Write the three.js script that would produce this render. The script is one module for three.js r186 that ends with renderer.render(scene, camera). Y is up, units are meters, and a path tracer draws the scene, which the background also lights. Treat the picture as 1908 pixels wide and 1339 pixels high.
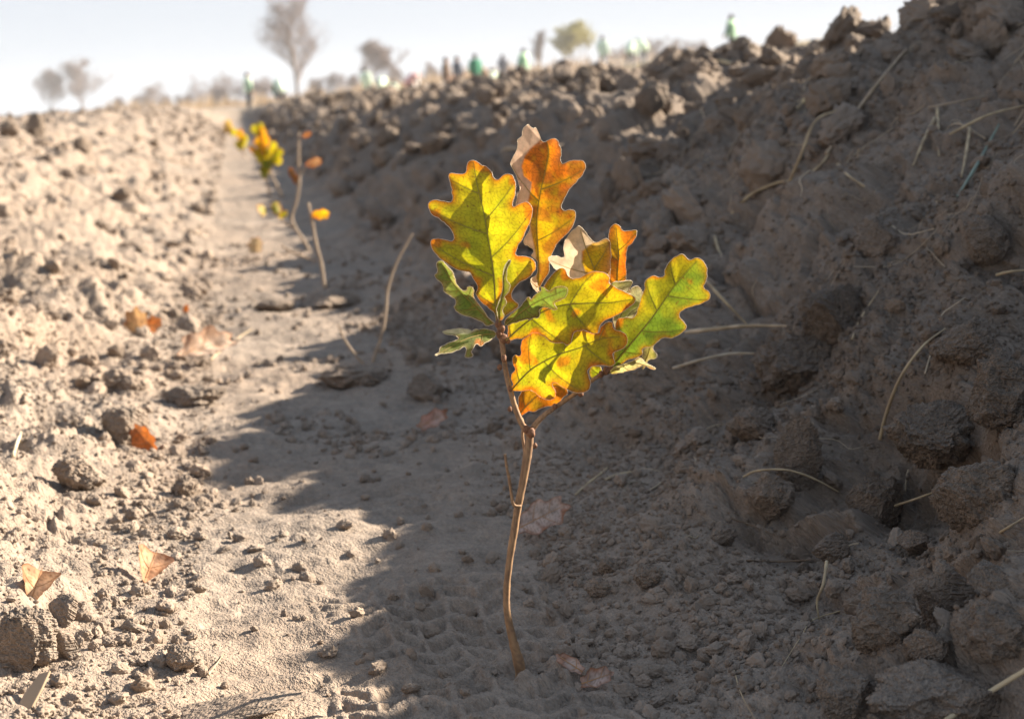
import * as THREE from 'three';
import { mergeGeometries } from 'three/addons/utils/BufferGeometryUtils.js';

// ------------------------------------------------------------------ camera, sky, sun, exposure
const W = 1908, H = 1339, F = 2650, R = Math.PI / 180;
const scene = new THREE.Scene();
const camera = new THREE.PerspectiveCamera(2 * Math.atan(H / 2 / F) / R, W / H, 0.05, 2500);
const EYE = 0.39;
camera.position.set(0, EYE, 0);
camera.lookAt(0, EYE - Math.tan(10.75 * R), -1);
camera.rotateZ(-3 * R);
camera.updateMatrixWorld(true);
camera.focus = 0.985;
camera.userData.fStop = 9.5;

const SUN_AZ = 66 * R, SUN_EL = 24.5 * R;             // azimuth to the right of straight ahead
const sunDir = new THREE.Vector3(Math.sin(SUN_AZ) * Math.cos(SUN_EL), Math.sin(SUN_EL), -Math.cos(SUN_AZ) * Math.cos(SUN_EL));
const sun = new THREE.DirectionalLight(new THREE.Color(1, 0.88, 0.72), 5);
sun.position.copy(sunDir).multiplyScalar(30); sun.name = 'sun';
sun.castShadow = true; sun.shadow.mapSize.set(4096, 4096);
Object.assign(sun.shadow.camera, { left: -8, right: 8, top: 8, bottom: -8, near: 1, far: 80 });
scene.add(sun); scene.add(sun.target);

{ // a pale, hazy, cloudless sky
  const w = 512, h = 256, d = new Float32Array(w * h * 4), v = new THREE.Vector3();
  for (let j = 0; j < h; j++) for (let i = 0; i < w; i++) {
    const el = ((j + 0.5) / h - 0.5) * Math.PI, az = ((i + 0.5) / w - 0.5) * 2 * Math.PI;
    v.set(Math.cos(el) * Math.cos(az), Math.sin(el), Math.cos(el) * Math.sin(az));
    const g = Math.acos(Math.min(1, Math.max(-1, v.dot(sunDir)))), up = Math.max(0, v.y);
    const t = Math.exp(-((up / 0.5) ** 1.4)), mie = 0.085 * Math.exp(-g * 1.5);
    const zen = [0.062, 0.094, 0.145], hor = [0.196, 0.209, 0.226];
    const k = 4 * (j * w + i);
    for (let c = 0; c < 3; c++) d[k + c] = zen[c] + (hor[c] - zen[c]) * t + mie * [1, 0.97, 0.93][c];
    d[k + 3] = 1;
  }
  const t = new THREE.DataTexture(d, w, h, THREE.RGBAFormat, THREE.FloatType);
  t.mapping = THREE.EquirectangularReflectionMapping; t.magFilter = t.minFilter = THREE.LinearFilter;
  t.wrapS = THREE.RepeatWrapping; t.needsUpdate = true; t.name = 'sky';
  scene.background = t; scene.environment = t;
}
const renderer = new THREE.WebGLRenderer({ antialias: true });
renderer.toneMapping = THREE.LinearToneMapping;
renderer.toneMappingExposure = 3.8;
renderer.shadowMap.enabled = true; renderer.shadowMap.type = THREE.PCFSoftShadowMap;
scene.fog = new THREE.FogExp2(new THREE.Color(0.93, 0.95, 1.0), 0.0006);

// ------------------------------------------------------------------ numbers: random, noise
function rng(seed) { let s = (seed * 2654435761) >>> 0 || 1; return () => { s ^= s << 13; s >>>= 0; s ^= s >>> 17; s ^= s << 5; s >>>= 0; return s / 4294967296; }; }
const PERM = new Uint8Array(512); { const r = rng(77), p = [...Array(256).keys()]; for (let i = 255; i > 0; i--) { const j = Math.floor(r() * (i + 1)); [p[i], p[j]] = [p[j], p[i]]; } for (let i = 0; i < 512; i++) PERM[i] = p[i & 255]; }
const GX = [], GY = []; for (let i = 0; i < 256; i++) { GX.push(Math.cos(i * 2.399963)); GY.push(Math.sin(i * 2.399963)); }
const fade = (t) => t * t * t * (t * (t * 6 - 15) + 10);
function n2(x, y) {
  const X = Math.floor(x), Y = Math.floor(y), fx = x - X, fy = y - Y, a = X & 255, b = Y & 255, A = PERM[a], B = PERM[a + 1];
  const g = (h, dx, dy) => GX[h] * dx + GY[h] * dy, u = fade(fx), v = fade(fy);
  const p = g(PERM[A + b], fx, fy), q = g(PERM[B + b], fx - 1, fy), r = g(PERM[A + b + 1], fx, fy - 1), s = g(PERM[B + b + 1], fx - 1, fy - 1);
  return 1.5 * (p + u * (q - p) + v * (r + u * (s - r) - p - u * (q - p)));
}
const G3 = [[1, 1, 0], [-1, 1, 0], [1, -1, 0], [-1, -1, 0], [1, 0, 1], [-1, 0, 1], [1, 0, -1], [-1, 0, -1], [0, 1, 1], [0, -1, 1], [0, 1, -1], [0, -1, -1]];
function n3(x, y, z) {
  const X = Math.floor(x), Y = Math.floor(y), Z = Math.floor(z), fx = x - X, fy = y - Y, fz = z - Z, u = fade(fx), v = fade(fy), w = fade(fz);
  const c = (i, j, k) => { const g = G3[PERM[PERM[PERM[(X + i) & 255] + ((Y + j) & 255)] + ((Z + k) & 255)] % 12]; return g[0] * (fx - i) + g[1] * (fy - j) + g[2] * (fz - k); };
  const L = (a, b, t) => a + t * (b - a);
  return L(L(L(c(0, 0, 0), c(1, 0, 0), u), L(c(0, 1, 0), c(1, 1, 0), u), v), L(L(c(0, 0, 1), c(1, 0, 1), u), L(c(0, 1, 1), c(1, 1, 1), u), v), w);
}
function fbm(x, y, o) { let a = 1, s = 0; for (let i = 0; i < o; i++) { s += a * n2(x, y); x = x * 2.03 + 17.1; y = y * 2.03 + 9.7; a *= 0.5; } return s; }
const hash = (i, j, k) => PERM[(PERM[(PERM[i & 255] + j) & 255] + k) & 255] / 255;
// blocky lumps with tilted tops: the highest of those that stand round a point
function lumps(x0, y0, seed, share) {
  const x = x0 + 0.30 * n2(x0 * 1.7 + seed, y0 * 1.7) + 0.13 * n2(x0 * 4.1, y0 * 4.1 + seed), y = y0 + 0.30 * n2(x0 * 1.7, y0 * 1.7 - seed) + 0.13 * n2(x0 * 4.1 - seed, y0 * 4.1), X = Math.floor(x), Y = Math.floor(y); let best = 0;
  for (let i = -1; i <= 1; i++) for (let j = -1; j <= 1; j++) {
    const a = X + i, b = Y + j, h = hash(a, b, seed);
    if (h > share) continue;
    const dx = a + hash(a, b, seed + 11) - x, dy = b + hash(a, b, seed + 23) - y, r = 0.22 + 0.63 * hash(a, b, seed + 31) ** 2, an = hash(a, b, seed + 41) * 3.14, st = 1 + 1.2 * hash(a, b, seed + 53);
    const p = dx * Math.cos(an) + dy * Math.sin(an), q = (dy * Math.cos(an) - dx * Math.sin(an)) * st, d = (p * p + q * q) / (r * r);
    if (d < 1) best = Math.max(best, (r * (0.35 + 0.6 * hash(a, b, seed + 61)) + 0.35 * p * (hash(a, b, seed + 71) - 0.5) + 0.35 * q * (hash(a, b, seed + 83) - 0.5)) * Math.sqrt(1 - d));
  }
  return best;
}
// slabs of compact earth: cells with their own height and tilt, parted by cracks
function plates(x0, y0, seed) {
  const x = x0 + 0.22 * n2(x0 * 2.1 + seed, y0 * 2.1) + 0.06 * n2(x0 * 7, y0 * 7 + seed), y = y0 + 0.22 * n2(x0 * 2.1, y0 * 2.1 - seed) + 0.06 * n2(x0 * 7 - seed, y0 * 7), X = Math.floor(x), Y = Math.floor(y); let f1 = 9, f2 = 9, h = 0;
  for (let i = -1; i <= 1; i++) for (let j = -1; j <= 1; j++) {
    const a = X + i, b = Y + j, dx = x - a - hash(a, b, seed + 7), dy = y - b - hash(a, b, seed + 19), d = Math.hypot(dx, dy);
    if (d < f1) { f2 = f1; f1 = d; h = hash(a, b, seed + 29) - 0.5 + 0.9 * dx * (hash(a, b, seed + 37) - 0.5) + 0.9 * dy * (hash(a, b, seed + 43) - 0.5); } else if (d < f2) f2 = d;
  }
  const e = f2 - f1;
  return h * sm(0, 0.12, e) - 0.45 * (1 - sm(0, 0.10, e));
}
const clamp = (x, a = 0, b = 1) => Math.min(b, Math.max(a, x)), sm = (a, b, x) => { const t = clamp((x - a) / (b - a)); return t * t * (3 - 2 * t); }, mix = (a, b, t) => a + (b - a) * t;

// ------------------------------------------------------------------ where a point of the photograph lies
const eye = camera.position.clone(), _m = camera.matrixWorld.clone();
function ray(px, py) { return new THREE.Vector3((px - W / 2) / F, (H / 2 - py) / F, -1).applyMatrix4(_m).sub(eye).normalize(); }
const floorAt = (px, py) => { const d = ray(px, py); return eye.clone().addScaledVector(d, -EYE / d.y); };
const vpd = ray(430, 196), ANG = Math.atan2(-vpd.x, -vpd.z), CA = Math.cos(ANG), SA = Math.sin(ANG);   // the furrow runs 11 degrees to the left
const BASE = floorAt(970, 1256);                                                                        // foot of the sapling
const uv = (x, z) => { const dx = x - BASE.x, dz = z - BASE.z; return [-dx * SA - dz * CA, dx * CA - dz * SA]; };
const xz = (u, v) => [BASE.x - u * SA + v * CA, BASE.z - u * CA - v * SA];

// ------------------------------------------------------------------ shape of the furrow
const PROF = [[-40, 0.10], [-12, 0.2], [-5, 0.27], [-3, 0.29], [-2.1, 0.33], [-1.55, 0.35], [-1.15, 0.315], [-0.8, 0.21], [-0.5, 0.09], [-0.33, 0.028], [-0.2, 0.004], [-0.05, 0], [0.08, 0.001], [0.2, 0.02], [0.4, 0.135], [0.62, 0.27], [0.82, 0.36], [1.0, 0.405], [1.25, 0.42], [1.7, 0.41], [2.4, 0.38], [4, 0.34], [8, 0.3], [40, 0.25]];
function profile(v) {
  if (v <= PROF[0][0]) return PROF[0][1]; const n = PROF.length; if (v >= PROF[n - 1][0]) return PROF[n - 1][1];
  let i = 0; while (PROF[i + 1][0] < v) i++;
  const P = (k) => PROF[clamp(k, 0, n - 1)], sl = (k) => { const a = P(k - 1), b = P(k + 1), c = P(k), l = (c[1] - a[1]) / (c[0] - a[0] || 1), r = (b[1] - c[1]) / (b[0] - c[0] || 1); return l * r <= 0 ? 0 : 2 * l * r / (l + r); };
  const [x0, y0] = P(i), [x1, y1] = P(i + 1), d = x1 - x0, t = (v - x0) / d, m0 = sl(i) * d, m1 = sl(i + 1) * d, t2 = t * t, t3 = t2 * t;
  return (2 * t3 - 3 * t2 + 1) * y0 + (t3 - 2 * t2 + t) * m0 + (-2 * t3 + 3 * t2) * y1 + (t3 - t2) * m1;
}
const cavity = { u: 0, v: 0 };
function baseHeight(u, v) {
  const wob = v + 0.035 * n2(u * 1.7, 3.3) + 0.05 * n2(u * 0.45, 8.1) * sm(0.3, 1, Math.abs(v));
  let h = profile(wob);
  const rb = sm(0.45, 1.1, v) * (1 - sm(3, 6, v));
  h += rb * (- 0.02 - 0.05 * sm(3, 9, u) + 0.03 * n2(u * 0.9 + 4.2, 1.5) + 0.04 * n2(u * 2.3, v * 1.6) + 0.03 * n2(u * 5.1, v * 4 + 7)) ;
  h += rb * 0.09 * Math.exp(-(((u - 0.9) / 0.7) ** 2));                       // the heap at the near end of the right bank
  h += rb * (0.055 * Math.exp(-(((u - 0.8) / 0.17) ** 2)) + 0.075 * Math.exp(-(((u - 0.12) / 0.24) ** 2)) + 0.035 * Math.exp(-(((u - 0.3) / 0.16) ** 2)) - 0.085 * (1 - 0.8 * sm(1.15, 1.45, v)) * Math.exp(-(((u - 1.36) / 0.15) ** 2)) - 0.03 * Math.exp(-(((u - 2.1) / 0.16) ** 2)));
  h += sm(-0.6, -1.2, v) * (0.03 * n2(u * 1.1 + 9, v * 0.9) + 0.016 * n2(u * 4.3, v * 3.1));
  const far = sm(30, 75, u);
  h = mix(h, 0.05, far * (1 - sm(10, 20, Math.abs(v)) * 0.6));
  const q = sm(14, 70, u);
  h += q * (2.05 * sm(6, 34, v) + 0.02 * Math.max(0, v - 34));
  return h;
}
function tread(u, v) {                       // the print of a lugged sole pressed into the floor
  const m = sm(-0.15, -0.11, v) * (1 - sm(0.05, 0.09, v)) * sm(-0.22, -0.16, u) * (1 - sm(0.17, 0.25, u)) * sm(-0.4, 0.0, n2(u * 11 + 3, v * 11));
  if (m <= 0) return 0;
  const w = 0.025, vv = v + 0.02 * u + 0.006 * n2(u * 14, v * 14), c = Math.floor(vv / w), f = vv / w - c, odd = c & 1 ? 1 : -1;
  const rib = sm(0.07, 0.17, f) * (1 - sm(0.83, 0.93, f));
  const p = (u + odd * (f - 0.5) * 0.022) / 0.028, g = Math.abs(p - Math.floor(p) - 0.5) * 2;
  return -m * rib * (0.001 + 0.0050 * sm(0.42, 0.62, g));
}
const CRACK = [[-0.02, 0.0], [0.05, -0.1]];
function relief(u, v, dist) {
  const left = sm(-0.2, -0.42, v + 0.06 * n2(u * 3.1, 5)), right = sm(0.07, 0.30, v + 0.06 * n2(u * 4, 2)), floor = 1 - Math.max(left, right);
  let d = 0;
  if (floor > 0) d += floor * (0.009 * fbm(u * 7, v * 7 + 3, 4) + 0.0022 * plates(u * 14, v * 10, 13) + 0.0030 * fbm(u * 45 + 2 * n2(u * 6, v * 6), v * 7, 2) + 0.0012 * fbm(u * 50, v * 50, 2)
    + 0.009 * lumps(u * 24, v * 24, 5, 0.10) * sm(0.1, 0.5, n2(u * 5, v * 5 + 8)) * sm(0.1, 0.4, u) + 0.004 * lumps(u * 70, v * 70, 6, 0.35) * sm(-0.2, 0.3, n2(u * 7 + 4, v * 7)) + tread(u, v));
  if (left > 0) {
    const rough = 0.55 + 0.75 * sm(-0.3, 0.5, n2(u * 2.7, v * 2.7 + 6));
    d += left * (0.034 * fbm(u * 4.5, v * 5.5, 5) + 0.014 * plates(u * 9, v * 9, 9) + 0.7 * rough * ((1 - 0.5 * sm(2, 6, u)) * 0.034 * lumps(u * 11, v * 12, 1, 0.14) + (1 - 0.5 * sm(2, 6, u)) * 0.011 * lumps(u * 25, v * 25, 2, 0.36) + 0.007 * lumps(u * 55, v * 58, 3, 0.45) + 0.011 * Math.abs(n2(u * 31, v * 31)) + 0.006 * Math.abs(n2(u * 77 + 3, v * 77)) + 0.006 * lumps(u * 120, v * 120, 4, 0.6)) + 0.0022 * fbm(u * 150, v * 150, 2));
  }
  if (right > 0) {
    const smear = sm(-0.25, 0.3, n2(u * 1.9 + 2, v * 2.2) + 0.3 * sm(0.5, 0.9, v)) * 0.85, rough = 1 - smear;
    d += right * (0.055 * fbm(u * 3.2, v * 3.6 + 1, 5) + 0.008 * smear * fbm(u * 17 + v * 9, v * 8 - u * 4, 4)
      + (0.4 + 0.6 * smear) * (0.036 * plates(u * 6.2, v * 7, 3) + 0.014 * plates(u * 15, v * 16, 5))
      + rough * (0.045 * lumps(u * 8.5 + 0.3 * n2(u * 12, v * 12), v * 8.5, 21, 0.4) + 0.017 * lumps(u * 19, v * 19, 22, 0.4) + 0.007 * lumps(u * 42, v * 44, 23, 0.4) + 0.014 * Math.abs(n2(u * 21, v * 21)) + 0.005 * Math.abs(n2(u * 58 + 3, v * 58)))
      + (0.35 + 0.65 * rough) * 0.009 * lumps(u * 100, v * 100, 24, 0.65) + 0.0022 * fbm(u * 150, v * 150 + 5, 2));
    const cu = u - cavity.u, cv = v - cavity.v, e = (cu / 0.13) ** 2 + (cv / 0.07) ** 2;
    if (cavity.on && e < 6) d += -0.07 * Math.exp(-e) + 0.03 * Math.exp(-((cu / 0.16) ** 2) - ((cv - 0.11) / 0.06) ** 2);
  }
  const rs = Math.hypot(u - 0.004, v - 0.004); if (rs < 0.08) d += 0.009 * Math.exp(-(((rs - 0.026) / 0.011) ** 2)) * (0.7 + 0.9 * n2(u * 90, v * 90)) - 0.006 * Math.exp(-((rs / 0.012) ** 2));   // soil heaped round the stem
  return d * (1 + 0.5 * sm(6, 20, u)) * (1 - 0.6 * sm(40, 90, u));
}
function surface(x, z, out) {
  const [u, v] = uv(x, z), e = 0.01, h = baseHeight(u, v);
  const hu = (baseHeight(u + e, v) - h) / e, hv = (baseHeight(u, v + e) - h) / e, l = 1 / Math.hypot(hu, hv, 1), d = relief(u, v);
  const nu = -hu * l, nv = -hv * l, nx = -nu * SA + nv * CA, nz = -nu * CA - nv * SA;
  out.n = [nx, l, nz]; out.p = [x + nx * d, h + l * d, z + nz * d]; out.u = u; out.v = v;
  return out;
}
const _s = {};
const heightAt = (x, z) => { const [u, v] = uv(x, z); return baseHeight(u, v) + relief(u, v); };
function hit(px, py, far = 400) {            // the point of the ground seen at a point of the photograph
  const d = ray(px, py); let t = 0.6, s = 0.01;
  const over = (k) => eye.y + d.y * k - heightAt(eye.x + d.x * k, eye.z + d.z * k);
  while (t < far) { if (over(t) < 0) { let a = t - s, b = t; for (let i = 0; i < 12; i++) { const m = (a + b) / 2; over(m) < 0 ? b = m : a = m; } t = b; break; } s = 0.004 + t * 0.006; t += s; }
  const p = eye.clone().addScaledVector(d, t); surface(p.x, p.z, _s);
  return { p, t, n: new THREE.Vector3(..._s.n), dir: d };
}
{ const c = hit(1590, 745), [u, v] = uv(c.p.x, c.p.z); cavity.u = u; cavity.v = v; cavity.on = true; }

// ------------------------------------------------------------------ surfaces
function tileNoise(size, layers, seed) {
  const out = new Float32Array(size * size);
  for (const [cells, amp, ridged] of layers) {
    const r = rng(seed++), g = new Float32Array(cells * cells * 2);
    for (let i = 0; i < cells * cells; i++) { const a = r() * 6.2832; g[2 * i] = Math.cos(a); g[2 * i + 1] = Math.sin(a); }
    for (let y = 0; y < size; y++) for (let x = 0; x < size; x++) {
      const fx = x / size * cells, fy = y / size * cells, X = Math.floor(fx), Y = Math.floor(fy), dx = fx - X, dy = fy - Y, u = fade(dx), v = fade(dy);
      const c = (i, j) => { const k = 2 * (((Y + j) % cells) * cells + (X + i) % cells); return g[k] * (dx - i) + g[k + 1] * (dy - j); };
      let n = 1.5 * mix(mix(c(0, 0), c(1, 0), u), mix(c(0, 1), c(1, 1), u), v);
      if (ridged) n = 0.5 - Math.abs(n) * 1.6;
      out[y * size + x] += amp * n;
    }
  }
  return out;
}
function dataTex(size, fn, srgb) {
  const d = new Uint8Array(size * size * 4);
  for (let i = 0; i < size * size; i++) { const c = fn(i); for (let k = 0; k < 3; k++) d[4 * i + k] = clamp(c[k]) * 255; d[4 * i + 3] = 255; }
  const t = new THREE.DataTexture(d, size, size); t.wrapS = t.wrapT = THREE.RepeatWrapping; t.magFilter = THREE.LinearFilter; t.minFilter = THREE.LinearMipmapLinearFilter; t.generateMipmaps = true;
  if (srgb) t.colorSpace = THREE.SRGBColorSpace; t.needsUpdate = true; return t;
}
const grainN = tileNoise(1024, [[12, 0.5], [30, 0.5], [70, 0.55], [150, 0.6], [320, 0.5]], 5), grainC = tileNoise(1024, [[8, 0.5], [40, 0.4], [120, 0.4], [300, 0.45]], 50);
const soilBump = dataTex(1024, (i) => { const v = 0.5 + 0.45 * grainN[i]; return [v, v, v]; });
const soilColor = dataTex(1024, (i) => { const v = 0.86 + 0.16 * grainC[i] + 0.05 * grainN[i], w = 0.02 * grainN[(i * 7) % (1024 * 1024)]; return [v + w, v, v - w]; }, true);
const mat = {};
mat.soil = new THREE.MeshStandardMaterial({ name: 'soil', color: new THREE.Color(1, 1, 1), vertexColors: true, roughness: 0.97, map: soilColor, bumpMap: soilBump, bumpScale: 0.0020 });
mat.clod = new THREE.MeshStandardMaterial({ name: 'clod_soil', vertexColors: true, roughness: 0.97, map: soilColor, bumpMap: soilBump, bumpScale: 0.004 });
mat.crumb = new THREE.MeshStandardMaterial({ name: 'crumb_soil', color: new THREE.Color(1, 1, 1), roughness: 0.97 });
const simple = (name, r, g, b, rough = 0.8) => new THREE.MeshStandardMaterial({ name, color: new THREE.Color().setRGB(r, g, b), roughness: rough });

// soil colours: dry pale loam, and a darker, browner tone for the earth thrown up on the right
function soilTone(u, v, out) {
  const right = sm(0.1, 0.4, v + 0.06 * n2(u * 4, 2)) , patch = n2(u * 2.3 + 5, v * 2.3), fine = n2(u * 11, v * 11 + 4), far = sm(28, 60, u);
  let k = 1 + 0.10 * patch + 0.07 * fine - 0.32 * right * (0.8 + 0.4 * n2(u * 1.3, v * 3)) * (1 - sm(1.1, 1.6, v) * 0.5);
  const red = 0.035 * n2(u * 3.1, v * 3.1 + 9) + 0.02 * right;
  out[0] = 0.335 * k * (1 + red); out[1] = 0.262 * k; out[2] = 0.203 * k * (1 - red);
  const grass = far * sm(0.0, 0.35, n2(u * 0.05, v * 0.12)); out[0] = mix(out[0], 0.36, grass); out[1] = mix(out[1], 0.27, grass); out[2] = mix(out[2], 0.13, grass);
  return out;
}

// ------------------------------------------------------------------ small builders
const taken = {};
function nameFor(name) { const n = taken[name] = (taken[name] ?? -1) + 1; return n ? `${name}_${String(n).padStart(3, '0')}` : name; }
function shade(o) { o.traverse((m) => { if (m.isMesh) { m.castShadow = true; m.receiveShadow = true; } }); return o; }
function tag(o, label, category, group, kind) { o.userData.label = label; if (category) o.userData.category = category; if (group) o.userData.group = group; if (kind) o.userData.kind = kind; return o; }
function top(o, name) { o.name = nameFor(name); scene.add(o); return shade(o); }
function part(parent, name, geometry, material) { const m = new THREE.Mesh(geometry, material); m.name = name; m.castShadow = m.receiveShadow = true; parent.add(m); return m; }
function base(name, p) { const g = new THREE.Group(); g.position.copy(p); g.name = nameFor(name); scene.add(g); return g; }
const V = (a) => new THREE.Vector3(...a);
// a tube of changing radius through points (world space minus origin)
function tube(pts, radii, seg = 24, sides = 7, wob = 0, seed = 1) {
  const c = new THREE.CatmullRomCurve3(pts, false, 'centripetal'), fr = c.computeFrenetFrames(seg, false), pos = [], idx = [], r = rng(seed);
  for (let i = 0; i <= seg; i++) {
    const t = i / seg, p = c.getPointAt(t), k = t * (radii.length - 1), a = Math.min(radii.length - 2, Math.floor(k)), rad = radii.length > 1 ? mix(radii[a], radii[a + 1], k - a) : radii[0], w = 1 + wob * (r() - 0.5);
    for (let j = 0; j < sides; j++) { const an = j / sides * 6.28318, s = Math.cos(an) * rad * w, q = Math.sin(an) * rad * w, N = fr.normals[i], B = fr.binormals[i]; pos.push(p.x + N.x * s + B.x * q, p.y + N.y * s + B.y * q, p.z + N.z * s + B.z * q); }
  }
  for (let i = 0; i < seg; i++) for (let j = 0; j < sides; j++) { const a = i * sides + j, b = i * sides + (j + 1) % sides; idx.push(a, b, a + sides, b, b + sides, a + sides); }
  for (const e of [0, seg]) { const p = c.getPointAt(e / seg), k = pos.length / 3; pos.push(p.x, p.y, p.z); for (let j = 0; j < sides; j++) { const a = e * sides + j, b = e * sides + (j + 1) % sides; e ? idx.push(a, b, k) : idx.push(b, a, k); } }
  const g = new THREE.BufferGeometry(); g.setAttribute('position', new THREE.Float32BufferAttribute(pos, 3)); g.setIndex(idx); g.computeVertexNormals(); return g;
}
function paint(g, fn) { const p = g.attributes.position, c = new Float32Array(p.count * 3), o = [0, 0, 0]; for (let i = 0; i < p.count; i++) { fn(p.getX(i), p.getY(i), p.getZ(i), o, i); c.set(o, 3 * i); } g.setAttribute('color', new THREE.BufferAttribute(c, 3)); return g; }

// ------------------------------------------------------------------ the ground: one sheet from the camera's feet to the horizon
{
  const rows = [], cols = []; let r = 0.55;
  while (r < 420) { rows.push(r); r *= 1 + (r < 0.95 ? 0.006 : r < 2.2 ? 0.0030 : r < 5 ? 0.0045 : r < 14 ? 0.007 : 0.014); }
  rows.push(520, 700);
  for (let a = -80; a < -26; a += 0.75) cols.push(a);
  for (let a = -26; a < 25; a += 0.071) cols.push(a);
  for (let a = 25; a <= 80; a += 0.75) cols.push(a);
  const nr = rows.length, nc = cols.length, pos = new Float32Array(nr * nc * 3), col = new Float32Array(nr * nc * 3), tex = new Float32Array(nr * nc * 2), s = {}, c = [0, 0, 0];
  for (let i = 0; i < nr; i++) for (let j = 0; j < nc; j++) {
    const a = cols[j] * R, x = rows[i] * Math.sin(a), z = 0.35 - rows[i] * Math.cos(a), k = i * nc + j;
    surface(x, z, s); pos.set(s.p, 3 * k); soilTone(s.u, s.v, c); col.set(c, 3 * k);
    tex[2 * k] = (s.v + 0.4 * s.p[1]) / 0.31; tex[2 * k + 1] = s.u / 0.31;
  }
  const idx = new Uint32Array((nr - 1) * (nc - 1) * 6); let q = 0;
  for (let i = 0; i < nr - 1; i++) for (let j = 0; j < nc - 1; j++) { const a = i * nc + j, b = a + 1, d = a + nc, e = d + 1; idx[q++] = a; idx[q++] = b; idx[q++] = d; idx[q++] = b; idx[q++] = e; idx[q++] = d; }
  const g = new THREE.BufferGeometry();
  g.setAttribute('position', new THREE.BufferAttribute(pos, 3)); g.setAttribute('color', new THREE.BufferAttribute(col, 3)); g.setAttribute('uv', new THREE.BufferAttribute(tex, 2)); g.setIndex(new THREE.BufferAttribute(idx, 1)); g.computeVertexNormals();
  const m = new THREE.Mesh(g, mat.soil); top(m, 'ground'); tag(m, 'ploughed brown soil with a planting furrow running into the distance', null, null, 'structure');
  console.log('ground', nr, nc, idx.length / 3);
}

// ------------------------------------------------------------------ clods
function clodShape(seed, detail, sx = 1, sy = 1, sz = 1, o = {}) {
  const g0 = new THREE.IcosahedronGeometry(1, detail), p = g0.attributes.position, r = rng(seed), cuts = [], k = o.rough ?? 1, S = seed * 7.31;
  for (let i = 0; i < (o.cuts ?? 5); i++) { const n = new THREE.Vector3(r() - 0.5, r() - 0.5, r() - 0.5).normalize(); cuts.push([n, 0.55 + 0.3 * r()]); }
  const key = new Map(), pos = [], map = [], a = new THREE.Vector3(), idx = [], uvs = [];
  for (let i = 0; i < p.count; i++) {
    const id = `${Math.round(p.getX(i) * 2e4)},${Math.round(p.getY(i) * 2e4)},${Math.round(p.getZ(i) * 2e4)}`;
    let n = key.get(id);
    if (n === undefined) {
      n = pos.length / 3; key.set(id, n); a.set(p.getX(i), p.getY(i), p.getZ(i));
      const x = a.x + S, y = a.y + S * 0.7, z = a.z - S;
      let d = 1 + k * (0.26 * n3(x * 1.2, y * 1.2, z * 1.2) + 0.17 * n3(x * 2.6, y * 2.6, z * 2.6));
      a.multiplyScalar(d);
      for (const [nn, c] of cuts) { const e = a.dot(nn) - c; if (e > 0) a.addScaledVector(nn, -e * 0.86); }
      const A = (q) => Math.abs(n3(x * q, y * q + 3.1, z * q)), fi = o.fine ?? 1;
      const f = (detail > 15 ? 0.55 : 1) * k * (0.30 * (A(3.1) - 0.22) + fi * (0.20 * (A(6.3) - 0.2) + (detail > 7 ? 0.13 * (A(12.5) - 0.2) : 0) + (detail > 20 ? 0.10 * (A(22) - 0.2) : 0)));
      a.multiplyScalar(1 + f); pos.push(a.x * sx, a.y * sy, a.z * sz); uvs.push((a.x * sx + 0.6 * a.z * sz) / 0.31 * (o.scale ?? 1), (a.y * sy - 0.5 * a.z * sz) / 0.31 * (o.scale ?? 1));
    }
    map.push(n);
  }
  for (let i = 0; i < map.length; i += 3) if (map[i] !== map[i + 1] && map[i + 1] !== map[i + 2] && map[i] !== map[i + 2]) idx.push(map[i], map[i + 1], map[i + 2]);
  const g = new THREE.BufferGeometry(); g.setAttribute('position', new THREE.Float32BufferAttribute(pos, 3)); g.setAttribute('uv', new THREE.Float32BufferAttribute(uvs, 2)); g.setIndex(idx); g.computeVertexNormals(); return g;
}
// px, py: middle in the photograph; w, h: its breadth and height there; turn: tilt in degrees; deep: depth as a share of its breadth; sink: how far it is bedded
let clodSeed = 100;
function clod(px, py, w, h, label, o = {}) {
  const g = hit(px, Math.min(H + 60, py + h * (o.foot ?? 0.25))), k = g.t * 0.985 / F, seed = ++clodSeed, near = g.t < 2.2;
  const geo = clodShape(seed, o.detail ?? (near ? (w > 100 ? 33 : w > 70 ? 26 : 21) : 9), w / 2 * k, h / 2 * k, (o.deep ?? 0.85) * w / 2 * k, o), tone = [0, 0, 0], [u, v] = uv(g.p.x, g.p.z), r = rng(seed);
  const dark = o.dark ?? 1, t0 = 0.92 + 0.16 * r();
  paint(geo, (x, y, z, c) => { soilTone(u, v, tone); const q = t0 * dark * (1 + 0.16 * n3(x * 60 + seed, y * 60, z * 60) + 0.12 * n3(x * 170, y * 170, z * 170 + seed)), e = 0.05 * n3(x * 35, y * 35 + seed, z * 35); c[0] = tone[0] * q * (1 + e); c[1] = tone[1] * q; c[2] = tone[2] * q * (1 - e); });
  const m = new THREE.Mesh(geo, mat.clod);
  m.position.copy(eye).addScaledVector(ray(px, py), g.t * (o.at ?? (near ? 0.992 : 1))).addScaledVector(g.n, o.lift ?? 0);
  m.rotation.set((o.pitch ?? 0) * R, (o.yaw ?? (r() - 0.5) * 40) * R, -(o.turn ?? 0) * R);
  top(m, o.name ?? 'soil_clod'); tag(m, label, 'clod', o.group); return m;
}
const RB = 'clods of earth on the right bank', LB = 'clods of earth on the left bank', FB = 'clods of earth on the furrow floor';
clod(1648, 1164, 128, 132, 'grainy round clod, left of the upright cracked clod at lower right', { group: RB, cuts: 3 });
clod(1762, 1128, 92, 150, 'upright cracked clod with fine white rootlets at lower right', { group: RB, cuts: 6, turn: -6 });
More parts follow.
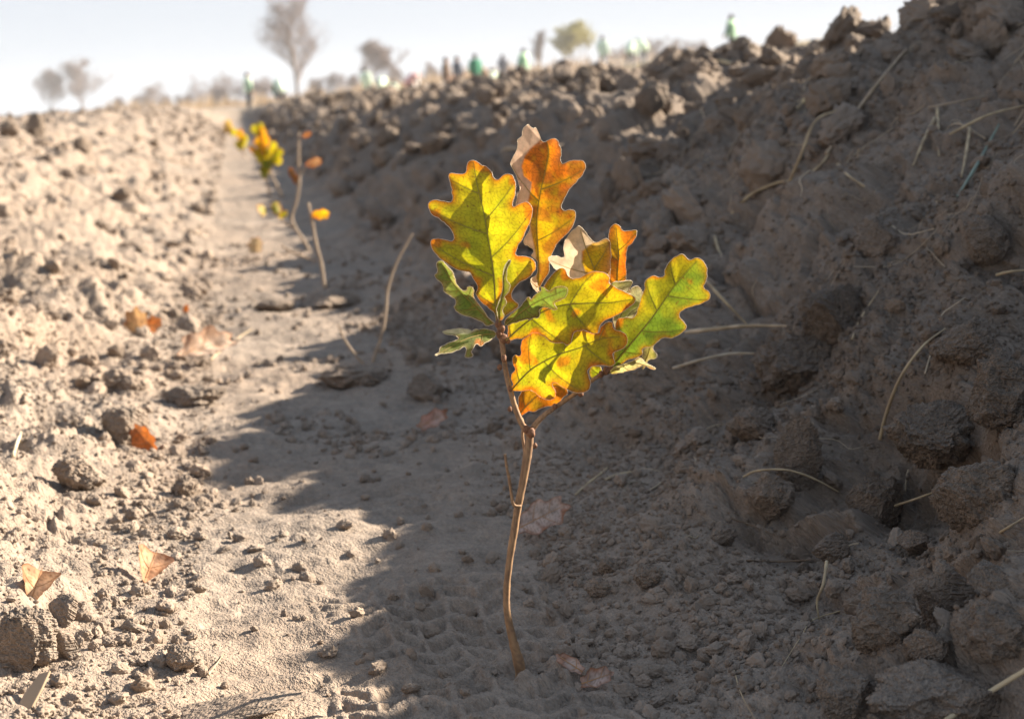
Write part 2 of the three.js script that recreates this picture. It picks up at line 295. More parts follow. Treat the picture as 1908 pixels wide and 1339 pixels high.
clod(1862, 1090, 138, 62, 'flat slanting slab of earth leaning at the right edge', { group: RB, turn: 27, cuts: 6, deep: 0.6 });
clod(1850, 1178, 122, 112, 'rounded clod beneath the slanting slab at the right edge', { group: RB, cuts: 4 });
clod(1745, 1288, 240, 128, 'broad flat slab of earth in the lower right corner', { group: RB, cuts: 6, deep: 0.7, turn: 8, detail: 40 });
clod(1580, 1292, 106, 92, 'cracked lump left of the broad slab in the lower right corner', { group: RB, cuts: 5 });
clod(1731, 1200, 74, 62, 'small cracked clod under the rootlets, between two big clods', { group: RB });
clod(1632, 938, 108, 118, 'tilted block of earth with a sharp lit edge right of the upright clod', { group: RB, turn: 40, cuts: 8, rough: 0.8, deep: 0.7 });
clod(1490, 852, 82, 172, 'tall upright pointed clod below the dark hollow', { group: RB, turn: 6, cuts: 7, deep: 0.7 });
clod(1832, 935, 165, 140, 'large lumpy clod near the right edge above the slanting slab', { group: RB, cuts: 3, rough: 1.15 });
clod(1735, 812, 140, 120, 'crumbly clod at the foot of the long curved straw', { group: RB, cuts: 2, rough: 1.25 });
clod(1704, 1012, 56, 46, 'small smooth clod right below the tilted block', { group: RB, cuts: 6, rough: 0.7 });
clod(1345, 995, 54, 46, 'small round clod at the left foot of the right bank', { group: RB });
clod(1440, 930, 84, 92, 'rough clod leaning on the left of the upright pointed clod', { group: RB });
clod(1548, 1018, 66, 50, 'dark clod hanging over the short curved root', { group: RB });
clod(1836, 446, 96, 92, 'flat faced clod with a pale chip on top near the right edge', { group: RB, cuts: 8, rough: 0.7 });
clod(1632, 446, 76, 70, 'clod with a sunlit crown standing alone on the shaded bank', { group: RB });
clod(1556, 590, 116, 120, 'knobbly lump above the dark hollow in the right bank', { group: RB, rough: 1.2 });
clod(1478, 672, 150, 112, 'overhanging lump of earth at the left lip of the dark hollow', { group: RB, rough: 1.1, foot: -0.2 });
clod(1868, 748, 120, 150, 'rough mound of earth at the right edge beside the dark hollow', { group: RB, rough: 1.2 });
clod(1800, 640, 120, 90, 'rounded lump of earth above and right of the dark hollow', { group: RB });
clod(1400, 790, 90, 66, 'low rough lump left of the upright pointed clod', { group: RB });
clod(1206, 1072, 46, 44, 'single ball shaped clod at the right side of the furrow floor', { group: FB, cuts: 1 });
clod(1114, 1092, 46, 38, 'crumbly clod lowest of the little heap right of the stem', { group: FB });
clod(1134, 1058, 40, 40, 'crumbly clod topmost of the little heap right of the stem', { group: FB });
clod(792, 722, 70, 56, 'dark clod at the foot of the smooth cut bank', { group: FB });
clod(345, 908, 46, 44, 'round clod at the left edge of the shadow on the floor', { group: LB, cuts: 2 });
clod(338, 1224, 58, 52, 'pale lump casting a long shadow at lower left', { group: LB });
clod(114, 1196, 44, 100, 'slim tilted block of earth at lower left', { group: LB, turn: -28, cuts: 8, rough: 0.6, deep: 0.8 });
clod(116, 1138, 60, 58, 'thin flat plate of earth above the slim tilted block at lower left', { group: LB, rough: 0.5, cuts: 7, deep: 0.35, pitch: -35 });
clod(38, 1190, 110, 150, 'large crumbly clod at the lower left edge', { group: LB, rough: 1.1, detail: 34 });
clod(232, 790, 92, 84, 'long lump with a dark hollow beneath, on the left bank', { group: LB, turn: 36, cuts: 5 });
clod(150, 880, 90, 60, 'wedge of earth above the orange curled leaf on the left bank', { group: LB, turn: 20 });
clod(360, 738, 100, 40, 'flat crumbly lump beside the sunlit path', { group: LB });
clod(430, 1322, 260, 40, 'flat trodden slab at the bottom left of the furrow', { group: FB, cuts: 7, deep: 0.7, rough: 0.6, detail: 40, turn: -6, pitch: -8 });
clod(508, 568, 80, 28, 'flat plate of earth on the sunlit path behind the twig', { group: FB, rough: 0.6, cuts: 6 });
clod(660, 700, 120, 46, 'sunlit mound of crumbs at the foot of the two bare twigs', { group: FB, rough: 1.3, detail: 20 });
clod(612, 560, 120, 40, 'sunlit ridge of crumbs at the foot of the second sapling', { group: FB, rough: 1.3, detail: 16 });
clod(66, 232, 32, 40, 'pointed clod on the skyline at far left', { group: LB, foot: 0.5 });
clod(16, 240, 34, 30, 'rounded clod on the skyline in the upper left corner', { group: LB, foot: 0.5 });
clod(152, 272, 34, 34, 'clod with a black shadow high on the left bank', { group: LB });
clod(226, 362, 34, 28, 'pale clod in the middle of the left bank', { group: LB });
clod(1617, 62, 74, 44, 'dark rounded clod on the skyline of the right bank', { group: RB, foot: 0.5 });
clod(1776, 24, 72, 36, 'dark clod on the skyline nearest the upper right corner', { group: RB, foot: 0.5 });
clod(1214, 186, 60, 74, 'grey flat faced clod among the sunlit clods of the crest', { group: RB, cuts: 7, rough: 0.7, turn: 15 });
clod(1096, 146, 36, 46, 'dark upright clod on the crest right of the yellow tree', { group: RB, foot: 0.5 });
clod(1320, 112, 60, 26, 'dark low clod on the skyline left of the lone person', { group: RB, foot: 0.5 });

// loose crumbs: too many to count
{
  const shapes = [1, 2, 3, 4].map((s) => clodShape(s * 13, 9, 1, 0.8, 0.9, { cuts: 2, rough: 1.15, fine: 1.25, scale: 0.02 }));
  const tone = [0, 0, 0], q = new THREE.Quaternion(), e = new THREE.Euler(), M = new THREE.Matrix4(), s = {}, col = new THREE.Color();
  function strew(name, label, seed, n, pick, size, density) {
    const r = rng(seed), lists = shapes.map(() => []);
    for (let i = 0; i < n; i++) {
      const [u, v] = pick(r); if (r() > density(u, v)) continue;
      const [x, z] = xz(u, v); surface(x, z, s); const d = size(r, u, v);
      e.set(r() * 6.28, r() * 6.28, r() * 6.28); q.setFromEuler(e);
      M.compose(new THREE.Vector3(s.p[0] + s.n[0] * d * 0.3, s.p[1] + s.n[1] * d * 0.3, s.p[2] + s.n[2] * d * 0.3), q, new THREE.Vector3(d * (0.7 + 0.6 * r()), d * (0.6 + 0.5 * r()), d * (0.7 + 0.6 * r())));
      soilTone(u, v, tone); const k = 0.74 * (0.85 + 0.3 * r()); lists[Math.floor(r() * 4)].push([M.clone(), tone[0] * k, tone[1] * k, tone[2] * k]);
    }
    const g = base(name, new THREE.Vector3()); tag(g, label, 'soil crumbs', null, 'stuff'); let total = 0;
    lists.forEach((l, i) => { const im = new THREE.InstancedMesh(shapes[i], mat.crumb, l.length); im.name = 'crumbs'; im.castShadow = im.receiveShadow = true; l.forEach(([m, a, b, c], k) => { im.setMatrixAt(k, m); im.setColorAt(k, col.setRGB(a, b, c)); }); im.userData.kind = 'stuff'; g.add(im); total += l.length; });
    console.log(name, total);
  }
  const pw = (r, a, b, k) => a + (b - a) * r() ** k;
  strew('left_bank_crumbs', 'loose crumbs of dry soil strewn over the left bank', 11, 150000, (r) => [-0.45 + 2.6 * r() ** 1.3, -0.22 - 1.2 * r()], (r) => r() < 0.982 ? 0.0005 + 0.0021 * r() ** 3 : pw(r, 0.0026, 0.009, 2.5), (u, v) => 0.35 + 0.65 * sm(-0.3, 0.3, n2(u * 4, v * 4)));
  strew('left_bank_crumbs', 'small clods scattered over the farther left bank', 12, 18000, (r) => [1 + 24 * r() ** 1.8, -0.25 - 2.6 * r() ** 1.2], (r, u) => pw(r, 0.002, 0.02 + 0.0012 * u, 9), () => 0.8);
  strew('right_bank_crumbs', 'loose crumbs of dark soil strewn over the right bank', 13, 210000, (r) => [-0.45 + 2.2 * r() ** 1.2, 0.06 + 1.2 * r()], (r) => r() < 0.985 ? 0.0005 + 0.0023 * r() ** 3 : pw(r, 0.0028, 0.011, 2.5), (u, v) => 0.25 + 0.75 * sm(-0.3, 0.25, n2(u * 3.3 + 5, v * 3.3)));
  strew('right_bank_crumbs', 'small clods scattered over the farther right bank and crest', 14, 34000, (r) => [0.9 + 24 * r() ** 1.8, 0.2 + 2.6 * r()], (r, u, v) => pw(r, 0.004, 0.04 + 0.0012 * u + 0.012 * sm(0.8, 1.2, v), 6), (u, v) => 0.3 + 0.7 * sm(0.7, 1.1, v));
  strew('furrow_floor_crumbs', 'loose crumbs lying on the trodden furrow floor', 15, 50000, (r) => [-0.4 + 3.5 * r() ** 1.5, -0.3 + 0.5 * r()], (r) => pw(r, 0.0005, 0.007, 8), (u, v) => 0.1 + 0.8 * sm(0.15, 0.45, n2(u * 5, v * 5 + 8)));
}

// ------------------------------------------------------------------ leaves
mat.leaf = new THREE.MeshPhysicalMaterial({ name: 'oak_leaf', vertexColors: true, roughness: 0.93, transmission: 0.56, thickness: 0, side: THREE.DoubleSide, specularIntensity: 0.6, sheen: 0.15, sheenColor: new THREE.Color(1, 0.96, 0.86), sheenRoughness: 0.6 });
mat.vein = new THREE.MeshPhysicalMaterial({ name: 'leaf_vein', color: new THREE.Color().setRGB(0.30, 0.21, 0.03), roughness: 0.7, transmission: 0.15, thickness: 0 });
mat.margin = new THREE.MeshStandardMaterial({ name: 'leaf_margin', color: new THREE.Color().setRGB(0.72, 0.6, 0.42), roughness: 0.6 });
mat.dry = new THREE.MeshPhysicalMaterial({ name: 'dry_leaf', vertexColors: true, roughness: 0.95, transmission: 0.3, thickness: 0, side: THREE.DoubleSide, specularIntensity: 0.4 });
function smoothLoop(pts, step) {                     // a closed curve through 2-D points, evenly stepped
  const c = new THREE.CatmullRomCurve3(pts.map((p) => new THREE.Vector3(p[0], p[1], 0)), true, 'centripetal'), n = Math.max(24, Math.round(c.getLength() / step));
  return c.getSpacedPoints(n).slice(0, n).map((p) => [p.x, p.y]);
}
function inside(x, y, L) { let k = false; for (let i = 0, j = L.length - 1; i < L.length; j = i++) { const [ax, ay] = L[i], [bx, by] = L[j]; if ((ay > y) !== (by > y) && x < (bx - ax) * (y - ay) / (by - ay) + ax) k = !k; } return k; }
function nearest(x, y, L, closed) {                  // nearest point of a polyline: [distance, x, y, position, side]
  let best = [1e9, 0, 0, 0, 1];
  for (let i = 0; i < L.length - (closed ? 0 : 1); i++) {
    const [ax, ay] = L[i], [bx, by] = L[(i + 1) % L.length], dx = bx - ax, dy = by - ay, l2 = dx * dx + dy * dy || 1e-12, t = clamp(((x - ax) * dx + (y - ay) * dy) / l2), qx = ax + t * dx, qy = ay + t * dy, d = Math.hypot(x - qx, y - qy);
    if (d < best[0]) best = [d, qx, qy, i + t, dx * (y - ay) - dy * (x - ax) > 0 ? 1 : -1];
  }
  return best;
}
// a blade from an outline and a midrib in its own plane (metres); lift(x, y, side distance, place on midrib) bends it out of that plane
function blade(outline, rib, o) {
  const L = smoothLoop(outline, 0.0011).map(([x, y]) => [x + 0.00045 * n2(x * 420, y * 420) + 0.0002 * n2(x * 1100, y * 1100), y + 0.00045 * n2(x * 420 + 9, y * 420) + 0.0002 * n2(x * 1100, y * 1100 + 7)]), step = o.step ?? 0.00062, xs = L.map((p) => p[0]), ys = L.map((p) => p[1]), x0 = Math.min(...xs) - step, y0 = Math.min(...ys) - step, nx = Math.ceil((Math.max(...xs) - x0) / step) + 2, ny = Math.ceil((Math.max(...ys) - y0) / step) + 2;
  const In = new Uint8Array(nx * ny), id = new Int32Array(nx * ny).fill(-1), P = [], idx = [];
  for (let j = 0; j < ny; j++) for (let i = 0; i < nx; i++) In[j * nx + i] = inside(x0 + i * step, y0 + j * step, L) ? 1 : 0;
  const at = (i, j) => { const k = j * nx + i; if (id[k] < 0) { let x = x0 + i * step, y = y0 + j * step; const e = nearest(x, y, L, true); if (!In[k]) { x = e[1]; y = e[2]; } id[k] = P.length; P.push([x, y, In[k] ? e[0] : 0]); } return id[k]; };
  for (let j = 0; j < ny - 1; j++) for (let i = 0; i < nx - 1; i++) {
    const k = j * nx + i; if (In[k] + In[k + 1] + In[k + nx] + In[k + nx + 1] < 1) continue;
    const a = at(i, j), b = at(i + 1, j), c = at(i, j + 1), d = at(i + 1, j + 1); idx.push(a, b, c, b, d, c);
  }
  const ribL = (() => { const c = new THREE.CatmullRomCurve3(rib.map((p) => new THREE.Vector3(p[0], p[1], 0)), false, 'centripetal'); return c.getSpacedPoints(40).map((p) => [p.x, p.y]); })();
  // side veins run to the tips of the lobes
  const N = L.length, sd = L.map((p) => { const e = nearest(p[0], p[1], ribL, false); return [e[0] * e[4], e[3] / 40, e[0]]; }), veins = [], win = Math.max(4, Math.round(0.006 / 0.0011));
  const len = ribL.reduce((s, p, i) => i ? s + Math.hypot(p[0] - ribL[i - 1][0], p[1] - ribL[i - 1][1]) : 0, 0);
  for (let i = 0; i < N; i++) {
    let m = true; for (let k = -win; k <= win; k++) if (sd[(i + k + N) % N][2] > sd[i][2] || (k < 0 && sd[(i + k + N) % N][2] === sd[i][2])) { m = false; break; }
    if (!m || sd[i][2] < 0.004 || sd[i][1] > 0.97) continue;
    const t0 = clamp(sd[i][1] - 0.75 * sd[i][2] / len, 0.03, 0.95), f = t0 * 40, k0 = Math.min(39, Math.floor(f)), a = [mix(ribL[k0][0], ribL[k0 + 1][0], f - k0), mix(ribL[k0][1], ribL[k0 + 1][1], f - k0)], b = [mix(L[i][0], a[0], 0.04), mix(L[i][1], a[1], 0.04)], mx = (a[0] + b[0]) / 2, my = (a[1] + b[1]) / 2, bend = 0.07 * (sd[i][0] > 0 ? 1 : -1);
    const q = [mx - (b[1] - a[1]) * bend, my + (b[0] - a[0]) * bend], v = []; let ok = true;
    for (let s = 0; s <= 14; s++) { const t = s / 14; v.push([(1 - t) ** 2 * a[0] + 2 * t * (1 - t) * q[0] + t * t * b[0], (1 - t) ** 2 * a[1] + 2 * t * (1 - t) * q[1] + t * t * b[1]]); }
    for (const p of v) if (!inside(p[0], p[1], L)) ok = false;
    if (ok) veins.push(v);
  }
  const sag = (x, y) => { let d = nearest(x, y, ribL, false)[0]; for (const v of veins) d = Math.min(d, nearest(x, y, v, false)[0]); return d; };
  const place = (x, y) => { const e = nearest(x, y, ribL, false); return o.to(x, y, o.lift(x, y, e[0] * e[4], e[3] / 40) + 0.0011 * (1 - Math.exp(-((sag(x, y) / 0.0032) ** 2))) * (o.quilt ?? 1)); };
  const pos = new Float32Array(P.length * 3), col = new Float32Array(P.length * 3), c = [0, 0, 0];
  P.forEach(([x, y, ed], k) => { const w = place(x, y); pos[3 * k] = w.x; pos[3 * k + 1] = w.y; pos[3 * k + 2] = w.z; const e = nearest(x, y, ribL, false); o.tint(x, y, ed, e[3] / 40, sag(x, y), c, e[0] * e[4]); col.set(c, 3 * k); });
  const g = new THREE.BufferGeometry(); g.setAttribute('position', new THREE.BufferAttribute(pos, 3)); g.setAttribute('color', new THREE.BufferAttribute(col, 3)); g.setIndex(idx); g.computeVertexNormals();
  const lineOf = (pts, r0, r1, out) => tube(pts.map((p) => { const w = place(p[0], p[1]); return w.addScaledVector(o.normal, out); }), [r0, r1], Math.max(6, pts.length), 5);
  const ribs = [lineOf(ribL.filter((_, i) => i % 2 === 0), 0.75 * (o.ribR ?? 0.0006), 0.00018, 0.00015), ...veins.map((v) => lineOf(v, 0.0003, 0.00012, 0.00012))];
  const edge = L.filter((_, i) => i % 2 === 0).map((p) => place(p[0], p[1])); edge.push(edge[0].clone());
  return { g, veins: mergeGeometries(ribs), margin: tube(edge, [0.00013, 0.00013], edge.length * 2, 4) };
}
const col = (r, g, b) => [r, g, b];
const GREEN = col(0.13, 0.20, 0.012), LIME = col(0.36, 0.41, 0.010), YEL = col(0.60, 0.455, 0.006), ORA = col(0.66, 0.165, 0.006), TAN = col(0.55, 0.31, 0.15), BRN = col(0.17, 0.05, 0.008), DKG = col(0.16, 0.225, 0.028), PALE = col(0.62, 0.52, 0.30);
const lerp3 = (a, b, t, o) => { for (let i = 0; i < 3; i++) o[i] = mix(a[i], b[i], t); return o; };
function tinter(o, seed) {                           // leaf colours: patches, veins bordered green, burnt margins, specks
  const r = rng(seed), specks = []; for (let i = 0; i < 46; i++) specks.push([r(), r(), 0.00025 + 0.0007 * r() ** 3]);
  return (x, y, ed, t, vd, c, s) => {
    const X = x * 100 + seed * 3.7, Y = y * 100 - seed, n = n2(X * 0.55, Y * 0.55), m = n2(X * 1.9, Y * 1.9 + 3), f = n2(X * 7, Y * 7);
    let a = o.at ? o.at(t, s, n, m) : 0.5 + 0.6 * n;
    lerp3(o.inner, o.outer, clamp(a + 0.12 * m), c);
    if (o.veinTint) lerp3(c, o.veinTint, 0.55 * Math.exp(-vd / 0.0013), c);
    const rim = Math.exp(-ed / ((o.rimW ?? 0.0016) * (0.55 + 0.9 * clamp(0.5 + n2(X * 1.1 + 9, Y * 1.1))))) * (o.rim ?? 0.85); lerp3(c, o.rimC ?? ORA, clamp(rim), c); lerp3(c, BRN, 0.75 * Math.exp(-ed / 0.0007) * sm(-0.25, 0.3, n2(X * 0.9 + 40, Y * 0.9)), c);
    const burnt = sm(0.35, 0.65, n2(X * 0.8 + 20, Y * 0.8) + (o.burn ?? -0.15) + 0.06 + 0.3 * Math.exp(-ed / 0.004)) * 0.7; lerp3(c, o.burnC ?? ORA, burnt, c);
    const sp = sm(0.6, 0.8, n2(X * 4.3 + 30, Y * 4.3) + 0.25 * f) * 0.7; lerp3(c, BRN, sp, c);
    const wx = X * 3.6 + 0.5 * m, wy = Y * 3.6, cx = Math.floor(wx), cy = Math.floor(wy); let f1 = 9, f2 = 9;      // the net of small veins: borders of cells
    for (let i = -1; i <= 1; i++) for (let j = -1; j <= 1; j++) { const d = Math.hypot(cx + i + hash(cx + i, cy + j, 3) - wx, cy + j + hash(cx + i, cy + j, 8) - wy); if (d < f1) { f2 = f1; f1 = d; } else if (d < f2) f2 = d; }
    const net = (1 - 0.36 * (1 - sm(0.02, 0.2, f2 - f1))) * (1 + 0.26 * n2(X * 1.3 + 5, Y * 1.3) + 0.06 * f) * (1 - 0.25 * Math.exp(-vd / 0.0006)); for (let i = 0; i < 3; i++) c[i] *= net;
  };
}
const Z0 = BASE.z;
function at(px, py, off = 0) { const d = ray(px, py); return eye.clone().addScaledVector(d, (Z0 + off - eye.z) / d.z); }   // on the upright plane through the sapling, off towards the camera
// pts in photograph pixels; o: base, tip, off, tipOff, tilt (z per lateral metre)
function oakLeaf(parent, outline, rib, o, seed) {
  const B = at(...rib[0], o.off), T = at(...rib[rib.length - 1], o.off + (o.tipOff ?? 0)), e1 = T.clone().sub(B).normalize(), flat = new THREE.Vector3(e1.y, -e1.x, 0).normalize();
  let e2 = flat.clone(); e2.z = o.tilt ?? 0; e2.addScaledVector(e1, -e2.dot(e1)).normalize(); const n = new THREE.Vector3().crossVectors(e2, e1).normalize(); if (n.z < 0) n.negate();
  const flatten = (p) => { const d = ray(p[0], p[1]), t = B.clone().sub(eye).dot(n) / d.dot(n), q = eye.clone().addScaledVector(d, t).sub(B); return [q.dot(e2), q.dot(e1)]; };
  const O = parent.position, folds = (o.folds ?? []).map((f) => ({ line: f.line.map(flatten), slope: f.slope, soft: f.soft ?? 0.004, side: f.side }));
  const len = Math.hypot(...flatten(rib[rib.length - 1]));
  const lift = (x, y, s, t) => {
    let w = (o.vee ?? 0.12) * Math.abs(s) + (o.bow ?? 0) * len * (t * t) + (o.wave ?? 0.0022) * Math.sin(y / len * 9 + seed * 2 + (s > 0 ? 1.3 : 0)) * clamp(Math.abs(s) / 0.012) + (o.cup ?? 0) * s * s * 12;
    for (const f of folds) { const e = nearest(x, y, f.line, false), d = e[0] * e[4] * f.side; if (d > 0) w += f.slope * d * d / (d + f.soft); }
    return w;
  };
  const b = blade(outline.map(flatten), rib.map(flatten), { to: (x, y, w) => B.clone().addScaledVector(e2, x).addScaledVector(e1, y).addScaledVector(n, w).sub(O), lift, tint: (() => { const T0 = tinter(o, seed); return (x, y, ed, t, vd, c, s) => { T0(x, y, ed, t, vd, c, s); if (o.foldSunC) for (const f of folds) { const e = nearest(x, y, f.line, false), d = e[0] * e[4] * f.side; const q = 1 + 0.22 * n2(x * 260, y * 260 + seed) + 0.14 * n2(x * 800, y * 800) - 0.25 * Math.exp(-vd / 0.0005) - 0.3 * Math.exp(-ed / 0.001), k = 0.85 * sm(-0.0005, 0.0012, d); for (let i = 0; i < 3; i++) c[i] = mix(c[i], o.foldSunC[i] * q, k); } }; })(), normal: n, quilt: o.quilt, step: o.step, ribR: o.ribR });  // beyond a fold, the pale sun reflection is painted into the vertex colour
  const leaf = part(parent, 'leaf', b.g, o.mat ?? mat.leaf); if (o.label) leaf.userData.label = o.label;
  part(leaf, 'veins', b.veins, mat.vein); part(leaf, 'leaf_margin', b.margin, mat.margin);
  return leaf;
}
const z1 = (a) => a.map(([x, y]) => [780 + x / 3.348, 220 + y / 3.348]), z2 = (a) => a.map(([x, y]) => [780 + x / 3.348, 560 + y / 3.348]);

// ------------------------------------------------------------------ the oak sapling
mat.bark = new THREE.MeshStandardMaterial({ name: 'bark', vertexColors: true, roughness: 0.75 });
const barkTint = (seed, a = [0.34, 0.20, 0.10], b = [0.20, 0.115, 0.062]) => (x, y, z, c) => { const n = 1.3 * n3(x * 420 + seed, y * 90, z * 420) + 1.1 * n3(x * 900, y * 900, z * 900 + seed); lerp3(a, b, clamp(0.5 + n), c); };
{
  const S = base('oak_sapling', BASE.clone()); tag(S, 'young oak sapling with backlit yellow leaves standing in the furrow, in sharp focus', 'sapling', 'oak saplings in the furrow');
  const w = (pts, off = 0) => pts.map((p) => at(p[0], p[1], p[2] ?? off).sub(S.position)), mm = 0.000366;
  const twig = (name, pts, r, seed, n = 40) => part(S, name, paint(tube(w(pts), r.map((k) => k * mm), n, 12, 0.11, seed), barkTint(seed)), mat.bark);
  twig('stem', [[973, 1275], [968, 1240], [955, 1190], [945, 1140], [944, 1100], [950, 1040], [958, 990], [965, 945], [975, 895], [983, 845], [987, 812], [986, 800]], [11.5, 10, 8.2, 6.6, 6.2, 6.4, 6.6, 6.8, 7, 7.2, 8, 7], 3, 90);
  twig('branch', [[988, 812], [976, 795], [963, 768], [951, 728], [944, 700], [938, 660], [936, 640], [931, 606]], [6.5, 5.6, 5, 4.7, 4.4, 4.2, 5, 6], 4, 60);
  twig('branch', [[986, 814], [994, 796], [1012, 775], [1040, 755], [1075, 731], [1104, 708], [1134, 690]], [6, 5, 4.4, 4.2, 4, 3.8, 4.6], 5, 60);
  twig('twig', [[982, 880, -0.006], [979, 850, -0.006], [974, 815, -0.007], [974, 785, -0.008], [970, 772, -0.006]], [2.6, 3, 2.8, 2.4, 1.6], 6, 30);
  twig('twig', [[970, 943, 0.002], [958, 941, 0.004], [953, 920, 0.004], [949, 893, 0.005], [944, 868, 0.005], [941, 846, 0.004]], [3, 3, 2.6, 2.9, 2.3, 2.4], 7, 30);
  let bs = 40;
  const bud = (px, py, r, off = 0.003) => { const g = clodShape(++bs, 4, r * mm, r * 1.3 * mm, r * mm, { cuts: 1, rough: 0.6 }); g.deleteAttribute('uv'); const p = at(px, py, off).sub(S.position); g.translate(p.x, p.y, p.z); part(S, 'bud', paint(g, (x, y, z, c) => lerp3([0.13, 0.055, 0.028], [0.22, 0.10, 0.045], clamp(0.5 + n3(x * 900, y * 900, z * 900)), c)), mat.bark); };
  for (const b of [[928, 603, 6], [934, 612, 6.5], [930, 622, 6], [938, 630, 7], [946, 634, 5], [931, 594, 4.5], [939, 668, 5], [931, 684, 4.5], [951, 724, 4.5], [950, 762, 4], [1034, 757, 4.5], [1082, 733, 5], [1130, 690, 6], [1138, 686, 5.5], [1120, 697, 4.5], [989, 806, 8], [997, 830, 4], [981, 800, 6]]) bud(...b);
  // outlines, read off the photograph, each in its own tilted plane
  oakLeaf(S, z1([[470, 1215], [430, 1180], [385, 1140], [355, 1090], [370, 1060], [350, 1010], [320, 960], [270, 955], [200, 920], [140, 870], [95, 810], [90, 775], [110, 760], [160, 760], [225, 770], [232, 745], [205, 690], [150, 640], [90, 600], [65, 555], [75, 525], [110, 512], [160, 520], [212, 520], [212, 480], [205, 430], [190, 380], [188, 350], [215, 342], [250, 348], [290, 345], [300, 310], [315, 270], [340, 260], [370, 275], [390, 292], [420, 300], [450, 330], [475, 380], [500, 385], [530, 360], [570, 350], [595, 370], [612, 420], [612, 470], [600, 520], [598, 560], [640, 540], [680, 528], [710, 550], [718, 590], [710, 640], [685, 690], [650, 760], [620, 810], [605, 850], [625, 862], [680, 865], [720, 885], [735, 920], [720, 960], [680, 1000], [640, 1020], [600, 1060], [580, 1100], [590, 1130], [625, 1165], [610, 1190], [570, 1220], [520, 1250], [492, 1285]]),
    z1([[490, 1290], [478, 1120], [470, 980], [440, 780], [405, 580], [362, 400], [342, 275]]), { off: -0.002, tipOff: -0.02, tilt: 0.12, vee: 0.16, wave: 0.003, inner: LIME, outer: YEL, at: (t, s, n) => 0.25 + 0.55 * t + 0.4 * n, veinTint: LIME, rim: 0.9, rimW: 0.0022, rimC: ORA, burn: -0.12, ribR: 0.0007, label: 'large upright golden leaf on the left' }, 1);
  oakLeaf(S, z1([[735, 1090], [700, 1040], [692, 1005], [735, 975], [742, 900], [718, 872], [690, 855], [712, 840], [708, 815], [690, 805], [660, 795], [640, 780], [655, 740], [690, 700], [680, 640], [640, 590], [600, 565], [598, 520], [620, 450], [612, 390], [590, 340], [563, 300], [562, 280], [580, 235], [600, 200], [600, 165], [595, 150], [620, 130], [625, 100], [640, 70], [665, 55], [690, 75], [712, 68], [740, 95], [765, 140], [785, 150], [810, 135], [840, 125], [868, 150], [885, 200], [885, 270], [895, 288], [930, 270], [980, 262], [1025, 270], [1040, 300], [1030, 340], [990, 390], [940, 440], [915, 490], [890, 540], [885, 565], [900, 578], [940, 572], [970, 582], [972, 620], [950, 680], [910, 730], [860, 780], [835, 830], [825, 860], [815, 900], [812, 960], [780, 1010], [745, 1070]]),
    z1([[738, 1085], [750, 960], [745, 820], [738, 640], [760, 460], [790, 330], [812, 210], [800, 150]]), { off: -0.03, tipOff: -0.012, tilt: -0.1, vee: 0.10, wave: 0.0025, inner: YEL, outer: ORA, at: (t, s, n, m) => 0.0 + 1.1 * t + 0.45 * n + 0.4 * m * sm(0.3, 0.6, t), veinTint: YEL, burnC: col(0.36, 0.10, 0.01), burn: 0.16, rimC: col(0.6, 0.2, 0.05), foldSunC: col(0.70, 0.47, 0.30), folds: [{ line: z1([[800, 20], [760, 140], [700, 190], [660, 240], [640, 300], [655, 360], [705, 400], [700, 460], [680, 540], [700, 700], [735, 860], [738, 1000]]), side: -1, slope: 1.25, soft: 0.0012 }], label: 'tall orange leaf with its pale left side turned to the sun' }, 2);
  oakLeaf(S, z1([[800, 880], [830, 865], [880, 875], [900, 870], [895, 820], [905, 770], [930, 730], [965, 700], [985, 682], [1010, 690], [1040, 725], [1075, 760], [1110, 775], [1140, 760], [1175, 752], [1195, 780], [1200, 830], [1198, 900], [1192, 980], [1180, 1060], [1150, 1110], [1080, 1090], [1000, 1040], [940, 1000], [880, 960], [825, 930]]),
    z1([[1170, 1110], [1120, 1000], [1080, 900], [1040, 800], [1000, 700]]), { off: -0.03, tipOff: -0.006, tilt: -0.05, vee: 0.05, wave: 0.002, inner: YEL, outer: ORA, at: (t, s, n) => 0.35 + 0.5 * n, burn: -0.25, rimC: TAN, foldSunC: col(0.76, 0.58, 0.38), folds: [{ line: z1([[1130, 700], [1095, 775], [1022, 832], [1020, 900], [1045, 965], [1080, 1100]]), side: -1, slope: 1.5, soft: 0.001 }], label: 'pale curled leaf behind the broad middle leaf' }, 3);
  oakLeaf(S, z1([[1195, 1010], [1200, 900], [1192, 800], [1190, 720], [1205, 675], [1230, 660], [1255, 672], [1280, 705], [1320, 705], [1360, 697], [1365, 730], [1345, 775], [1310, 810], [1300, 860], [1297, 940], [1295, 1010], [1270, 1100], [1220, 1110]]),
    z1([[1245, 1110], [1240, 980], [1250, 850], [1240, 760], [1232, 680]]), { off: -0.034, tipOff: -0.01, tilt: 0.25, vee: 0.25, inner: ORA, outer: YEL, at: (t, s, n) => 0.3 + 0.9 * n, burn: 0.1, rimC: BRN, veinTint: YEL, label: 'narrow orange leaf end' }, 4);
